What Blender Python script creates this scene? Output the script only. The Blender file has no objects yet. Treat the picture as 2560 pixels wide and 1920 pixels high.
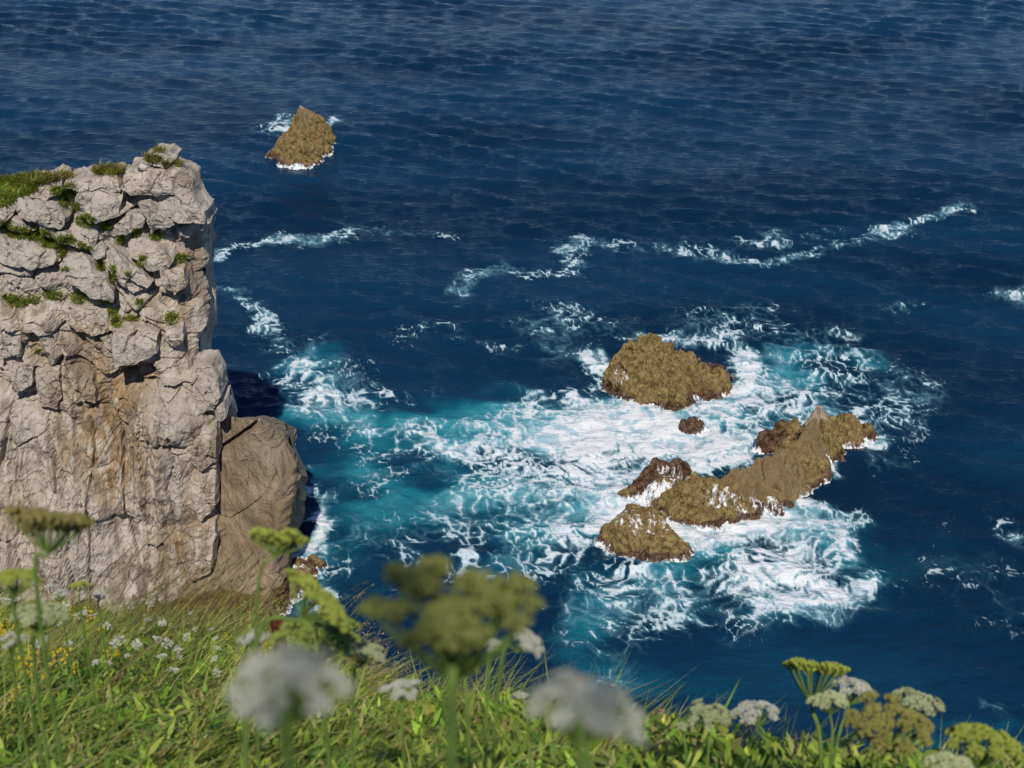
import bpy, bmesh, math, random
import numpy as np
from mathutils import Vector, Matrix

random.seed(7); RNG = np.random.default_rng(11)
scene = bpy.context.scene
COL = scene.collection
PI = math.pi

# ------------------------------------------------------------------ camera, sky, sun, exposure
EYE = np.array((0.0, 0.0, 40.0))
PITCH = math.radians(28.0)
cam_d = bpy.data.cameras.new("camera"); cam = bpy.data.objects.new("camera", cam_d); COL.objects.link(cam)
cam.location = EYE; cam.rotation_euler = (PI / 2 - PITCH, 0, 0)
cam_d.sensor_width = 36.0; cam_d.lens = 49.45
cam_d.clip_start = 0.05; cam_d.clip_end = 20000.0
cam_d.dof.use_dof = True; cam_d.dof.focus_distance = 70.0; cam_d.dof.aperture_fstop = 8.5
scene.camera = cam

SUN_TO = Vector((-0.05, 1.0, -1.10)).normalized()          # the way the light travels
world = bpy.data.worlds.new("World"); scene.world = world; world.use_nodes = True
wn = world.node_tree.nodes; wl = world.node_tree.links; wn.clear()
sky = wn.new('ShaderNodeTexSky'); sky.sky_type = 'NISHITA'; sky.sun_disc = False
sky.sun_elevation = math.asin(-SUN_TO.z); sky.sun_rotation = math.atan2(-SUN_TO.x, -SUN_TO.y)
sky.air_density = 0.5; sky.dust_density = 0.0; sky.ozone_density = 3.0; sky.altitude = 40
bg = wn.new('ShaderNodeBackground'); bg.inputs['Strength'].default_value = 0.14
wo = wn.new('ShaderNodeOutputWorld'); wl.new(sky.outputs[0], bg.inputs[0]); wl.new(bg.outputs[0], wo.inputs[0])
sun_d = bpy.data.lights.new("sun", 'SUN'); sun_d.energy = 4.0; sun_d.angle = math.radians(0.55); sun_d.color = (1.0, 0.93, 0.82)
sun = bpy.data.objects.new("sun", sun_d); COL.objects.link(sun); sun.location = (0, -30, 80)
sun.rotation_euler = SUN_TO.to_track_quat('-Z', 'Y').to_euler()
vs = scene.view_settings
vs.view_transform = 'Standard'; vs.look = 'None'; vs.exposure = 0.0; vs.gamma = 1.0; vs.use_curve_mapping = False
scene.render.engine = 'CYCLES'
scene.cycles.use_denoising = True; scene.cycles.max_bounces = 4; scene.cycles.diffuse_bounces = 2; scene.cycles.glossy_bounces = 2; scene.cycles.adaptive_threshold = 0.025; scene.cycles.transparent_max_bounces = 8

# ------------------------------------------------------------------ where a view direction meets the place (2212 x 1659 sketch units)
FPX = 3039.0; CXP, CYP = 1106.0, 829.5
_F = np.array((0, math.cos(PITCH), -math.sin(PITCH))); _U = np.array((0, math.sin(PITCH), math.cos(PITCH)))
def ray(px, py):
    d = np.array((1.0, 0, 0)) * ((px - CXP) / FPX) - _U * ((py - CYP) / FPX) + _F
    return d / np.linalg.norm(d)
def on_z(px, py, z=0.0):
    d = ray(px, py); return EYE + d * ((z - EYE[2]) / d[2])
def along(px, py, dist):
    return EYE + ray(px, py) * dist
def to_px(p):
    q = np.asarray(p) - EYE; dep = q @ _F
    return CXP + FPX * q[..., 0] / dep, CYP - FPX * (q @ _U) / dep

# ------------------------------------------------------------------ noise
def _h(ix, iy, iz, seed=0):
    n = (ix.astype(np.uint32) * np.uint32(374761393) + iy.astype(np.uint32) * np.uint32(668265263)
         + iz.astype(np.uint32) * np.uint32(2246822519) + np.uint32((seed * 3266489917) & 0xffffffff))
    n = (n ^ (n >> np.uint32(13))) * np.uint32(1274126177)
    n = (n ^ (n >> np.uint32(15))) * np.uint32(2246822519)
    return (n ^ (n >> np.uint32(16)))
_G = np.array([(1,1,0),(-1,1,0),(1,-1,0),(-1,-1,0),(1,0,1),(-1,0,1),(1,0,-1),(-1,0,-1),(0,1,1),(0,-1,1),(0,1,-1),(0,-1,-1),(1,1,0),(-1,1,0),(0,-1,1),(0,-1,-1)], float)
def noise(p, freq=1.0, seed=0):
    p = np.asarray(p, float) * freq
    i = np.floor(p).astype(np.int64); f = p - i
    u = f * f * f * (f * (f * 6 - 15) + 10); r = 0
    for dx in (0, 1):
        wx = u[..., 0] if dx else 1 - u[..., 0]
        for dy in (0, 1):
            wy = u[..., 1] if dy else 1 - u[..., 1]
            for dz in (0, 1):
                wz = u[..., 2] if dz else 1 - u[..., 2]
                g = _G[_h(i[..., 0] + dx, i[..., 1] + dy, i[..., 2] + dz, seed) & np.uint32(15)]
                r = r + wx * wy * wz * (g[..., 0] * (f[..., 0] - dx) + g[..., 1] * (f[..., 1] - dy) + g[..., 2] * (f[..., 2] - dz))
    return r
def fbm(p, freq=1.0, octs=4, seed=0, gain=0.5):
    a, r = 1.0, 0
    for k in range(octs):
        r = r + a * noise(p, freq, seed + k * 17); a *= gain; freq *= 2.03
    return r
def ridged(p, freq=1.0, octs=4, seed=0, gain=0.5):
    a, r = 1.0, 0
    for k in range(octs):
        r = r + a * (1 - 2.2 * np.abs(noise(p, freq, seed + k * 13))); a *= gain; freq *= 2.07
    return r
def cells(x, y, seed=0):
    """2-D Voronoi: distance to the border, cell hash values (three)"""
    ix = np.floor(x).astype(np.int64); iy = np.floor(y).astype(np.int64)
    d1 = np.full(x.shape, 9.0); d2 = np.full(x.shape, 9.0)
    h1 = np.zeros(x.shape); h2 = np.zeros(x.shape); h3 = np.zeros(x.shape); cx = np.zeros(x.shape); cy = np.zeros(x.shape)
    for a in (-1, 0, 1):
        for b in (-1, 0, 1):
            j = ix + a; k = iy + b
            r1 = _h(j, k, j * 0, seed) / 4294967296.0; r2 = _h(j, k, j * 0 + 7, seed) / 4294967296.0
            px = j + 0.12 + 0.76 * r1; py = k + 0.12 + 0.76 * r2
            d = np.hypot(px - x, py - y)
            m = d < d1
            d2 = np.where(m, d1, np.minimum(d2, d)); d1 = np.where(m, d, d1)
            cx = np.where(m, px, cx); cy = np.where(m, py, cy)
            h1 = np.where(m, _h(j, k, j * 0 + 21, seed) / 4294967296.0, h1)
            h2 = np.where(m, _h(j, k, j * 0 + 33, seed) / 4294967296.0, h2)
            h3 = np.where(m, _h(j, k, j * 0 + 45, seed) / 4294967296.0, h3)
    return d2 - d1, h1, h2, h3, x - cx, y - cy
def sstep(a, b, x):
    t = np.clip((x - a) / (b - a), 0, 1); return t * t * (3 - 2 * t)

# ------------------------------------------------------------------ mesh helpers
def mesh_from(name, v, quads=None, tris=None, smooth=True):
    me = bpy.data.meshes.new(name); v = np.asarray(v, np.float32).reshape(-1, 3)
    me.vertices.add(len(v)); me.vertices.foreach_set("co", v.ravel())
    nq = 0 if quads is None else len(quads); nt = 0 if tris is None else len(tris)
    idx = []; tot = []
    if nq: idx.append(np.asarray(quads, np.int32).ravel()); tot.append(np.full(nq, 4, np.int32))
    if nt: idx.append(np.asarray(tris, np.int32).ravel()); tot.append(np.full(nt, 3, np.int32))
    idx = np.concatenate(idx); tot = np.concatenate(tot)
    me.loops.add(len(idx)); me.loops.foreach_set("vertex_index", idx)
    me.polygons.add(len(tot)); st = np.zeros(len(tot), np.int32); st[1:] = np.cumsum(tot)[:-1]
    me.polygons.foreach_set("loop_start", st); me.polygons.foreach_set("loop_total", tot)
    me.polygons.foreach_set("use_smooth", np.full(len(tot), smooth))
    me.update(calc_edges=True); me.validate()
    return me
def grid_quads(nr, nc, wrap=False):
    i = np.arange(nr - 1)[:, None]; j = np.arange(nc if wrap else nc - 1)[None, :]
    j2 = (j + 1) % nc
    return np.stack([i * nc + j + 0 * j2, i * nc + j2, (i + 1) * nc + j2, (i + 1) * nc + j], -1).reshape(-1, 4)
def attr(me, name, vals):
    a = me.attributes.new(name, 'FLOAT', 'POINT'); a.data.foreach_set("value", np.asarray(vals, np.float32).ravel())
def cattr(me, name, rgb):
    a = me.attributes.new(name, 'FLOAT_COLOR', 'POINT'); rgb = np.asarray(rgb, np.float32)
    a.data.foreach_set("color", np.concatenate([rgb, np.ones((len(rgb), 1), np.float32)], 1).ravel())
def add(name, me, mat=None, parent=None, loc=None):
    o = bpy.data.objects.new(name, me); COL.objects.link(o)
    if mat is not None and me is not None and len(me.materials) == 0: me.materials.append(mat)
    if parent is not None: o.parent = parent
    if loc is not None: o.location = loc
    return o
def tag(o, label=None, cat=None, group=None, kind=None):
    for k, v in (("label", label), ("category", cat), ("group", group), ("kind", kind)):
        if v: o[k] = v
    return o
def grid_normals(P):
    a = np.gradient(P, axis=0); b = np.gradient(P, axis=1)
    n = np.cross(b, a); return n / (np.linalg.norm(n, axis=-1, keepdims=True) + 1e-9)

# ------------------------------------------------------------------ material helper
class NT:
    def __init__(s, name):
        s.m = bpy.data.materials.new(name); s.m.use_nodes = True
        s.t = s.m.node_tree; s.t.nodes.clear(); s.out = s.t.nodes.new('ShaderNodeOutputMaterial')
    def n(s, typ, **kw):
        nd = s.t.nodes.new('ShaderNode' + typ)
        for k, v in kw.items(): setattr(nd, k, v)
        return nd
    def put(s, sock, v):
        if isinstance(v, bpy.types.NodeSocket): s.t.links.new(v, sock)
        elif v is not None:
            if hasattr(sock.default_value, '__len__') and not hasattr(v, '__len__'): v = (v,) * len(sock.default_value)
            if hasattr(sock.default_value, '__len__') and len(sock.default_value) == 4 and len(v) == 3: v = (*v, 1)
            sock.default_value = v
    def math(s, op, a, b=None, c=None, clamp=False):
        nd = s.n('Math', operation=op, use_clamp=clamp); s.put(nd.inputs[0], a)
        if b is not None: s.put(nd.inputs[1], b)
        if c is not None: s.put(nd.inputs[2], c)
        return nd.outputs[0]
    def vmath(s, op, a, b=None, scale=None):
        nd = s.n('VectorMath', operation=op); s.put(nd.inputs[0], a)
        if b is not None: s.put(nd.inputs[1], b)
        if scale is not None: s.put(nd.inputs['Scale'], scale)
        return nd.outputs[0]
    def pos(s): return s.n('NewGeometry').outputs['Position']
    def scaled(s, v, sc):
        nd = s.n('Mapping'); s.put(nd.inputs['Vector'], v); s.put(nd.inputs['Scale'], sc); return nd.outputs[0]
    def noise(s, v, scale=1, detail=4, rough=0.5, dist=0.0, col=False):
        nd = s.n('TexNoise'); s.put(nd.inputs['Vector'], v); s.put(nd.inputs['Scale'], scale)
        s.put(nd.inputs['Detail'], detail); s.put(nd.inputs['Roughness'], rough); s.put(nd.inputs['Distortion'], dist)
        return nd.outputs['Color'] if col else nd.outputs[0]
    def voro(s, v, scale=1, feature='DISTANCE_TO_EDGE', out='Distance', rnd=1.0):
        nd = s.n('TexVoronoi', feature=feature); s.put(nd.inputs['Vector'], v); s.put(nd.inputs['Scale'], scale); s.put(nd.inputs['Randomness'], rnd)
        return nd.outputs[out]
    def range(s, v, a, b, c=0.0, d=1.0, smooth=True):
        nd = s.n('MapRange', interpolation_type='SMOOTHSTEP' if smooth else 'LINEAR'); s.put(nd.inputs[0], v)
        for i, q in enumerate((a, b, c, d)): s.put(nd.inputs[1 + i], q)
        return nd.outputs[0]
    def mix(s, f, a, b, mode='MIX'):
        nd = s.n('Mix', data_type='RGBA', blend_type=mode); nd.clamp_factor = True
        s.put(nd.inputs[0], f); s.put(nd.inputs[6], a); s.put(nd.inputs[7], b); return nd.outputs[2]
    def at(s, name, out='Fac'):
        return s.n('Attribute', attribute_name=name).outputs[out]
    def bump(s, h, strength=0.5, dist=0.1, normal=None):
        nd = s.n('Bump'); s.put(nd.inputs['Height'], h); s.put(nd.inputs['Strength'], strength); s.put(nd.inputs['Distance'], dist)
        if normal is not None: s.put(nd.inputs['Normal'], normal)
        return nd.outputs[0]
    def principled(s, col, rough=0.8, normal=None, spec=0.3, **kw):
        nd = s.n('BsdfPrincipled'); s.put(nd.inputs['Base Color'], col); s.put(nd.inputs['Roughness'], rough)
        s.put(nd.inputs['Specular IOR Level'], spec)
        if normal is not None: s.put(nd.inputs['Normal'], normal)
        for k, v in kw.items(): s.put(nd.inputs[k.replace('_', ' ')], v)
        return nd.outputs[0]
    def done(s, sh):
        s.t.links.new(sh, s.out.inputs['Surface']); return s.m

# ------------------------------------------------------------------ sea
def foam_maps(x, y):
    P = np.stack([x, y, np.zeros_like(x)], -1)
    wx = x + 1.8 * fbm(P, 0.16, 3, 3) + 0.6 * fbm(P, 0.7, 2, 5); wy = y + 2.6 * fbm(P, 0.14, 3, 9) + 0.8 * fbm(P, 0.7, 2, 15)
    def blob(px, py, rx, ry, val, k=2.0):
        c = on_z(px, py); ax = abs(on_z(px + rx, py)[0] - c[0]); ay = 0.5 * abs(on_z(px, py - ry)[1] - on_z(px, py + ry)[1])
        d = np.sqrt(((wx - c[0]) / ax) ** 2 + ((wy - c[1]) / ay) ** 2)
        return val * (1 - sstep(0.25, 1.75, d))
    def stroke(pts, w, val):
        W = [on_z(a, b)[:2] for a, b in pts]; best = np.full(x.shape, 99.0)
        for (p, q) in zip(W[:-1], W[1:]):
            e = q - p; t = np.clip(((wx - p[0]) * e[0] + (wy - p[1]) * e[1]) / (e @ e), 0, 1)
            best = np.minimum(best, np.hypot(wx - p[0] - t * e[0], (wy - p[1] - t * e[1]) * 0.75))
        return val * (1 - sstep(0.2 * w, 1.6 * w, best))
    aer = np.zeros_like(x); foam = np.zeros_like(x)
    for b in AER: aer = 1 - (1 - aer) * (1 - np.clip(blob(*b), 0, 1))
    for b in FOAM: foam = np.maximum(foam, blob(*b)) + 0.25 * np.minimum(foam, blob(*b))
    for pts, w, v in STROKES: foam = np.maximum(foam, stroke(pts, w, v))
    return np.clip(aer, 0, 1), np.clip(foam, 0, 1.05)
AER = [(2000,1250,200,90,.20),(1700,1450,150,80,.18),(1950,1500,170,60,.16),(1450,1480,120,60,.25),(2150,1000,120,80,.12),(1000,1020,200,80,.45),(1420,1230,120,60,.5),(1050,1150,150,80,.35),(680,1020,60,60,.4),(1350,1260,120,60,.45),(700,1180,60,60,.5),(690,800,60,55,.6),(640,870,40,50,.6),(700,910,120,40,.7),(850,920,170,45,.7),(980,960,160,60,.7),(1050,900,120,40,.7),(1200,920,200,50,.8),
       (820,1010,110,50,.62),(900,1090,120,60,.5),(760,1110,100,110,.35),(1150,1030,150,80,.6),(1300,980,220,110,.9),(1500,930,200,70,.9),(1560,870,200,35,.7),
       (1800,785,110,38,.75),(1700,800,100,50,.5),(1880,715,60,50,.12),(1350,1100,150,90,.8),(1200,1130,160,110,.5),(1600,1150,220,50,.8),(1700,1200,150,60,.6),
       (1350,1330,130,80,.4),(1250,1400,70,70,.45),(1600,1310,110,60,.4),(1300,1480,110,50,.4),(750,1250,80,70,.55),(2100,1640,170,40,.6),(1050,1580,110,90,.55),(1750,850,120,35,.5),(1500,640,300,40,.12),(2050,1100,120,40,.12)]
FOAM = [(1555,1008,75,22,1.0),(1590,990,50,22,.95),(1500,1020,40,18,.95),(1545,985,90,35,.95),(1600,955,70,30,.8),(1440,1085,90,25,1.0),(1380,1090,70,25,1.0),(645,1060,20,60,.6),(655,1130,30,50,.85),(1100,930,170,45,.60),(930,980,120,60,.45),(1250,960,180,70,.72),(1100,1080,150,80,.52),(1230,1200,150,60,.45),(650,870,50,40,.62),(740,830,70,50,.45),(1480,1150,80,30,.9),(660,1100,30,50,.55),(668,1190,35,40,.9),(700,1240,40,30,.7),(1200,760,60,60,.35),(1660,700,80,50,.36),(1830,760,80,40,.45),(1980,830,70,60,.38),(1420,1260,90,50,.5),(1480,1330,90,60,.42),(1200,1320,70,60,.35),(850,850,110,30,.38),(1700,1290,80,40,.5),(1350,920,210,50,.80),(1240,880,150,16,.72),(1450,950,190,60,.97),(1310,1040,150,80,.82),(1180,990,110,60,.55),(1330,1130,90,50,.95),(1460,1090,110,40,1.0),
        (1170,1120,120,70,.5),(1350,1200,130,45,.55),(1640,1135,190,40,1.0),(1690,1210,150,55,.84),(1640,1280,110,40,.74),(1840,1150,35,30,.7),
        (1285,805,40,45,.78),(1440,868,150,18,.92),(1590,790,45,45,.9),(1470,732,130,13,.8),(1650,835,100,45,.66),(1720,765,100,45,.5),(1750,845,90,35,.5),
        (1250,700,140,35,.42),(1560,685,110,35,.42),(660,815,55,45,.62),(700,900,110,40,.6),(870,925,130,25,.6),(1000,965,90,50,.58),(690,745,25,40,.45),
        (660,1150,45,50,.8),(635,1235,50,40,.85),(520,1320,80,40,.97),(740,1280,50,25,.6),(600,1290,60,30,.85),(820,1010,180,60,.33),(760,1150,120,80,.38),
        (1000,1180,190,110,.40),(1350,1330,150,80,.48),(1580,1340,120,50,.36),(1280,1450,80,60,.38),(2180,1150,40,35,.55),(2190,655,60,25,.48),(1950,655,60,22,.45),
        (2185,1560,30,35,.5),(1900,870,120,55,.46),(1720,905,170,40,.55),(1600,870,140,30,.7),(1790,1000,40,25,.85),(1900,930,30,14,.7),(1870,905,40,10,.7),
        (610,270,28,25,.75),(560,283,30,14,.5),(703,270,14,18,.85),(640,338,60,6,.6),(1930,980,60,40,.4),(2090,1250,150,80,.26),(1800,1230,100,60,.4),(900,740,60,30,.3),(600,740,60,30,.42),(1560,1250,60,40,.6)]
STROKES = [([(478,618),(535,625),(548,665),(566,695),(575,718)], 0.75, .64),
           ([(2110,455),(1985,480),(1930,492)], 0.8, .62), ([(1950,488),(1880,508)], 1.6, .64), ([(1880,508),(1800,518),(1700,548),(1560,556)], 1.1, .55),
           ([(1540,550),(1450,545),(1350,540),(1260,535),(1200,570),(1080,585),(990,632)], 1.3, .52), ([(1560,515),(1690,505)], 0.8, .5),
           ([(440,562),(540,525),(650,512),(780,500)], 0.9, .56), ([(780,500),(900,505),(990,515)], 0.9, .40), ([(1110,750),(1010,710),(900,730)],0.6,.33)]

def edges(x, y, seed=0):
    ix = np.floor(x).astype(np.int64); iy = np.floor(y).astype(np.int64); d1 = np.full(x.shape, 9.0); d2 = np.full(x.shape, 9.0)
    for a in (-1, 0, 1):
        for b in (-1, 0, 1):
            h = _h(ix + a, iy + b, ix * 0, seed)
            d = np.hypot(ix + a + 0.05 + 0.9 * ((h & np.uint32(0xffff)) / 65536.0) - x, iy + b + 0.05 + 0.9 * ((h >> np.uint32(16)) / 65536.0) - y)
            d2 = np.where(d < d1, d1, np.minimum(d2, d)); d1 = np.minimum(d1, d)
    return d2 - d1
def upsample(a, n, m):
    r, c = a.shape; i = np.linspace(0, r - 1, n); j = np.linspace(0, c - 1, m)
    i0 = np.minimum(i.astype(int), r - 2); j0 = np.minimum(j.astype(int), c - 2); fi = (i - i0)[:, None]; fj = (j - j0)[None, :]
    g = lambda u, v: a[u][:, v]
    return (1 - fi) * ((1 - fj) * g(i0, j0) + fj * g(i0, j0 + 1)) + fi * ((1 - fj) * g(i0 + 1, j0) + fj * g(i0 + 1, j0 + 1))
def build_sea():
    NT_, NR_ = 1081, 721                                           # fine sector in front of the shore, coarse sea beyond
    thf = np.linspace(-0.54, 0.54, NT_); rf = 34 * np.exp(np.linspace(0, math.log(230 / 34.0), NR_))
    th = np.concatenate([np.linspace(-2.6, -0.54, 30)[:-1], thf, np.linspace(0.54, 2.6, 30)[1:]])
    r = np.concatenate([np.linspace(4, 34, 8)[:-1], rf, 230 * np.exp(np.linspace(0, math.log(9000 / 230.0), 50))[1:]])
    R, T = np.meshgrid(r, th, indexing='ij')
    x = R * np.sin(T); y = R * np.cos(T)
    rng = np.random.default_rng(5); z = np.zeros_like(x); ddx = np.zeros_like(x); ddy = np.zeros_like(x)
    fade = 1 - sstep(190, 600, R)
    for k in range(64):
        lam = 0.42 * (4.2 / 0.42) ** (rng.random() ** 1.1); kk = 2 * PI / lam
        ang = math.radians(-101) + rng.normal() * 0.42               # the waves run towards the shore
        amp = 0.0074 * lam ** 0.72 * (0.5 + rng.random()); ph = rng.random() * 2 * PI
        a = kk * (x * math.cos(ang) + y * math.sin(ang)) + ph
        s = amp * fade * (1 - sstep(0.22, 0.5, (R * 0.0028) / lam)); sn = np.sin(a); sn *= 0.75 * s
        z += s * np.cos(a); ddx -= math.cos(ang) * sn; ddy -= math.sin(ang) * sn
    # slow maps on a coarser grid: gusts, froth, bubbles in the water
    Rc, Tc = np.meshgrid(34 * np.exp(np.linspace(0, math.log(230 / 34.0), 241)), np.linspace(-0.54, 0.54, 361), indexing='ij')
    xc = Rc * np.sin(Tc); yc = Rc * np.cos(Tc); Pc = np.stack([xc, yc, np.zeros_like(xc)], -1)
    calm = np.ones_like(x); aer = np.zeros_like(x); foam = np.zeros_like(x); web = np.zeros_like(x)
    sl = (slice(7, 7 + NR_), slice(29, 29 + NT_))
    calm[sl] = upsample(0.42 + 1.0 * sstep(-0.4, 0.5, fbm(Pc * np.array((0.5, 1, 1)), 0.045, 4, 77)), NR_, NT_)
    A, Fm = foam_maps(xc, yc); aer[sl] = upsample(A, NR_, NT_); foam[sl] = upsample(Fm, NR_, NT_)
    z *= calm
    mk = foam > 0.04
    px, py, f = x[mk], y[mk], foam[mk]; P = np.stack([px, py, np.zeros_like(px)], -1)
    wx = px + 1.5 * noise(P, 0.30, 41) + 0.55 * noise(P, 0.8, 42) + 0.20 * noise(P, 2.1, 43)
    wy = py + 2.2 * noise(P, 0.26, 51) + 0.70 * noise(P, 0.7, 52) + 0.26 * noise(P, 1.9, 53)
    Pw = np.stack([wx, wy, np.zeros_like(wx)], -1)
    e1 = 1 - np.clip(edges(wx * 0.36, wy * 0.50, 1) * 3.4, 0, 1); e2 = 1 - np.clip(edges(wx * 0.95 + 3, wy * 1.25, 2) * 2.6, 0, 1); e3 = 1 - np.clip(edges(wx * 2.5, wy * 3.1 + 5, 3) * 2.0, 0, 1)
    big = fbm(P, 0.33, 3, 61); rg = 1 - np.clip(np.abs(noise(Pw, 0.55, 71)) * 5, 0, 1)
    fil = np.maximum(np.maximum(e1 ** 1.5, 0.92 * e2 ** 1.5 * (0.6 + 0.8 * sstep(-.25, .3, big))), 0.85 * rg ** 1.6)
    lo = .35 + .65 * sstep(.3, .8, f)
    w = fil + 0.5 * e3 ** 1.3 * lo + lo * (0.22 * fbm(Pw, 1.6, 3, 81) + 0.12 * noise(P, 5.0, 91)) + 0.26 * big
    q = np.empty_like(w); q[np.argsort(w)] = np.linspace(0, 1, len(w))   # even spread, so that density is coverage
    web[mk] = q - (1 - np.clip(0.66 * f ** 1.25 + 0.20 * sstep(.85, 1.03, f), 0, 1))
    web[~mk] = -1
    z[mk] += f * (0.08 + 0.07 * fil * fade[mk] + 0.25 * big * f)
    V = np.stack([x + ddx, y + ddy, z], -1)
    me = mesh_from("sea", V, grid_quads(*x.shape)[:, ::-1])
    attr(me, "aer", aer); attr(me, "foam", foam); attr(me, "web", web)
    tone = np.full(x.shape, .5); cloud = np.full(x.shape, .5)
    tone[sl] = upsample(.5 + .45 * fbm(Pc * np.array((.55, 1.25, 1)), .05, 2, 201), NR_, NT_); cloud[sl] = upsample(.5 + .45 * fbm(Pc, .22, 3, 205), NR_, NT_)
    attr(me, "tone", tone); attr(me, "cloud", cloud)
    m = NT("sea_water")
    p = m.pos(); aerA = m.at("aer"); fA = m.at("foam"); wb = m.at("web")
    ps = m.scaled(p, (0.55, 1.25, 0.3))
    fine = m.noise(p, 2.6, 4, 0.65)
    fs = m.math('ADD', wb, m.math('MULTIPLY', m.math('SUBTRACT', fine, 0.5), m.range(fA, 0.2, 0.8, 0.28, 0.40)))
    foam_n = m.range(fs, m.range(fA, .3, 1.0, -0.06, -0.28), m.range(fA, .3, 1.0, 0.17, 0.40))
    soft = m.math('MULTIPLY', m.range(m.math('ADD', fs, m.math('MULTIPLY', m.at("cloud"), 0.9)), -0.25, 0.72), m.range(fA, 0.12, 0.80))
    tone = m.at("tone")
    deep = m.mix(m.range(tone, 0.35, 0.65), (0.0028, 0.0200, 0.0510), (0.0046, 0.0310, 0.0740))
    ta = m.math('MULTIPLY', aerA, m.range(m.at("cloud"), 0.32, 0.66, 0.25, 1.15))
    c = m.mix(m.range(ta, 0.02, 0.8), deep, (0.0060, 0.108, 0.162))
    c = m.mix(m.range(ta, 0.5, 1.2), c, (0.026, 0.24, 0.295))
    c = m.mix(m.math('MULTIPLY', soft, 0.88), c, m.mix(m.range(fA, .5, 1.0), (0.17, 0.39, 0.47), (0.46, 0.64, 0.70)))
    c = m.mix(foam_n, c, m.mix(m.range(m.math('ADD', fs, m.math('MULTIPLY', fine, 0.5)), 0.25, 0.75), (0.42, 0.56, 0.62), (0.73, 0.75, 0.77)))
    rough = m.range(foam_n, 0, 1, 0.08, 0.65, smooth=False)
    n1 = m.bump(m.noise(ps, 1.5, 4, 0.64), 1.0, 0.19)
    m.done(m.principled(c, rough, n1, 0.5, IOR=1.085))
    o = add("sea", me, m.m); tag(o, kind="structure")
    return o
build_sea()

# ------------------------------------------------------------------ rock materials
def cliff_material():
    m = NT("limestone")
    p = m.pos(); oc = m.at("ochre"); gr = m.at("grey"); al = m.at("algae"); ft = m.at("froth")
    n1 = m.at("slow"); n2 = m.noise(p, 2.2, 4, 0.65); n3 = m.at("streak"); n5 = m.noise(p, 8.0, 3, 0.7)
    c = m.mix(m.range(n1, 0.36, 0.64), (0.400, 0.330, 0.255), (0.47, 0.412, 0.338))
    c = m.mix(m.math('MULTIPLY', gr, m.range(n2, 0.25, 0.6, 0.55, 1.0)), c, (0.415, 0.372, 0.328))
    st = m.math('MULTIPLY', oc, m.range(m.math('ADD', m.math('MULTIPLY', n3, 0.7), m.math('MULTIPLY', n2, 0.3)), 0.30, 0.53))
    c = m.mix(m.math('MULTIPLY', st, 0.90), c, (0.30, 0.185, 0.080))
    lowf = m.range(gr, 0.8, 0.2)
    c = m.mix(m.math('MULTIPLY', lowf, m.range(n3, 0.54, 0.66, 0, 0.6)), c, (0.54, 0.49, 0.43))
    dk = m.math('MULTIPLY', m.range(m.math('SUBTRACT', 1.0, n3), 0.53, 0.68), m.range(gr, 0.7, 0.1))
    c = m.mix(m.math('MULTIPLY', dk, 0.62), c, (0.17, 0.12, 0.078))
    c = m.mix(m.range(n5, 0.54, 0.70, 0, 0.55), c, (0.13, 0.105, 0.085))
    c = m.mix(m.range(n2, 0.60, 0.75, 0, 0.5), c, (0.50, 0.45, 0.40))
    vein = m.at("crack"); vl = m.range(m.math('ADD', vein, m.math('MULTIPLY', m.math('SUBTRACT', n5, 0.5), 0.05)), 0.0, 0.035, 1.0, 0.0)
    c = m.mix(m.math('MULTIPLY', vl, m.range(n2, 0.35, 0.6, 0.25, 0.85)), c, (0.085, 0.062, 0.048))
    ca = m.mix(m.range(n2, 0.4, 0.6), (0.075, 0.045, 0.018), (0.17, 0.105, 0.04))
    alm = m.range(m.math('ADD', al, m.math('MULTIPLY', m.math('SUBTRACT', n2, 0.5), 0.8)), 0.42, 0.62)
    c = m.mix(alm, c, ca)
    frm = m.range(m.math('ADD', ft, m.math('MULTIPLY', m.math('SUBTRACT', n2, 0.5), 1.6)), 0.55, 0.85)
    c = m.mix(frm, c, (0.78, 0.80, 0.82))
    h = m.math('ADD', m.math('MULTIPLY', n2, 0.26), m.math('SUBTRACT', m.math('MULTIPLY', n5, 0.40), m.math('MULTIPLY', vl, 0.12)))
    m.done(m.principled(c, m.range(alm, 0, 1, 0.9, 0.6), m.bump(h, 1.0, 0.19), 0.25))
    return m.m
M_CLIFF = cliff_material()

# ------------------------------------------------------------------ the limestone cliff
def stone_attrs(me, V, seed=0):
    attr(me, "slow", 0.5 + 0.42 * fbm(V, 0.55, 4, 901)); attr(me, "streak", 0.5 + 0.42 * fbm(V * np.array((1.6, 1.6, .16)), 1.3, 4, 905))
    W = V + 0.5 * np.stack([fbm(V, .8, 3, 911), 0 * V[..., 0], fbm(V, .8, 3, 917)], -1)
    a = np.minimum(cells(W[..., 0] * .5 + W[..., 2] * .12, W[..., 2] * .34, 921)[0] * 1.2, cells(W[..., 0] * 1.1, W[..., 2] * .22, 923)[0] * .9 + .05 * sstep(.1, -.2, fbm(V, .4, 2, 925))); b = np.abs(fbm(V * np.array((1, 1, .6)), .8, 4, 931)) + .004
    attr(me, "crack", np.minimum(a, b * 1.1))
FACE_Y, LEAN = 52.6, 0.13
def on_face(px, py, off=0.0):
    """where a direction meets the smooth face plane  y = FACE_Y + LEAN z  (+off)"""
    d = ray(px, py); t = (FACE_Y + off + LEAN * EYE[2]) / (d[1] - LEAN * d[2]); return EYE + d * t
EDGE = [(352,322),(382,350),(408,385),(424,420),(453,452),(455,470),(441,500),(442,520),(440,560),(446,600),(447,650),(440,700),(430,750),(431,778),(468,784),(478,830),(490,872),(470,905),(468,960),(465,1020),(468,1090),(466,1160),(450,1230),(440,1270),(445,1340)]
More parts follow.
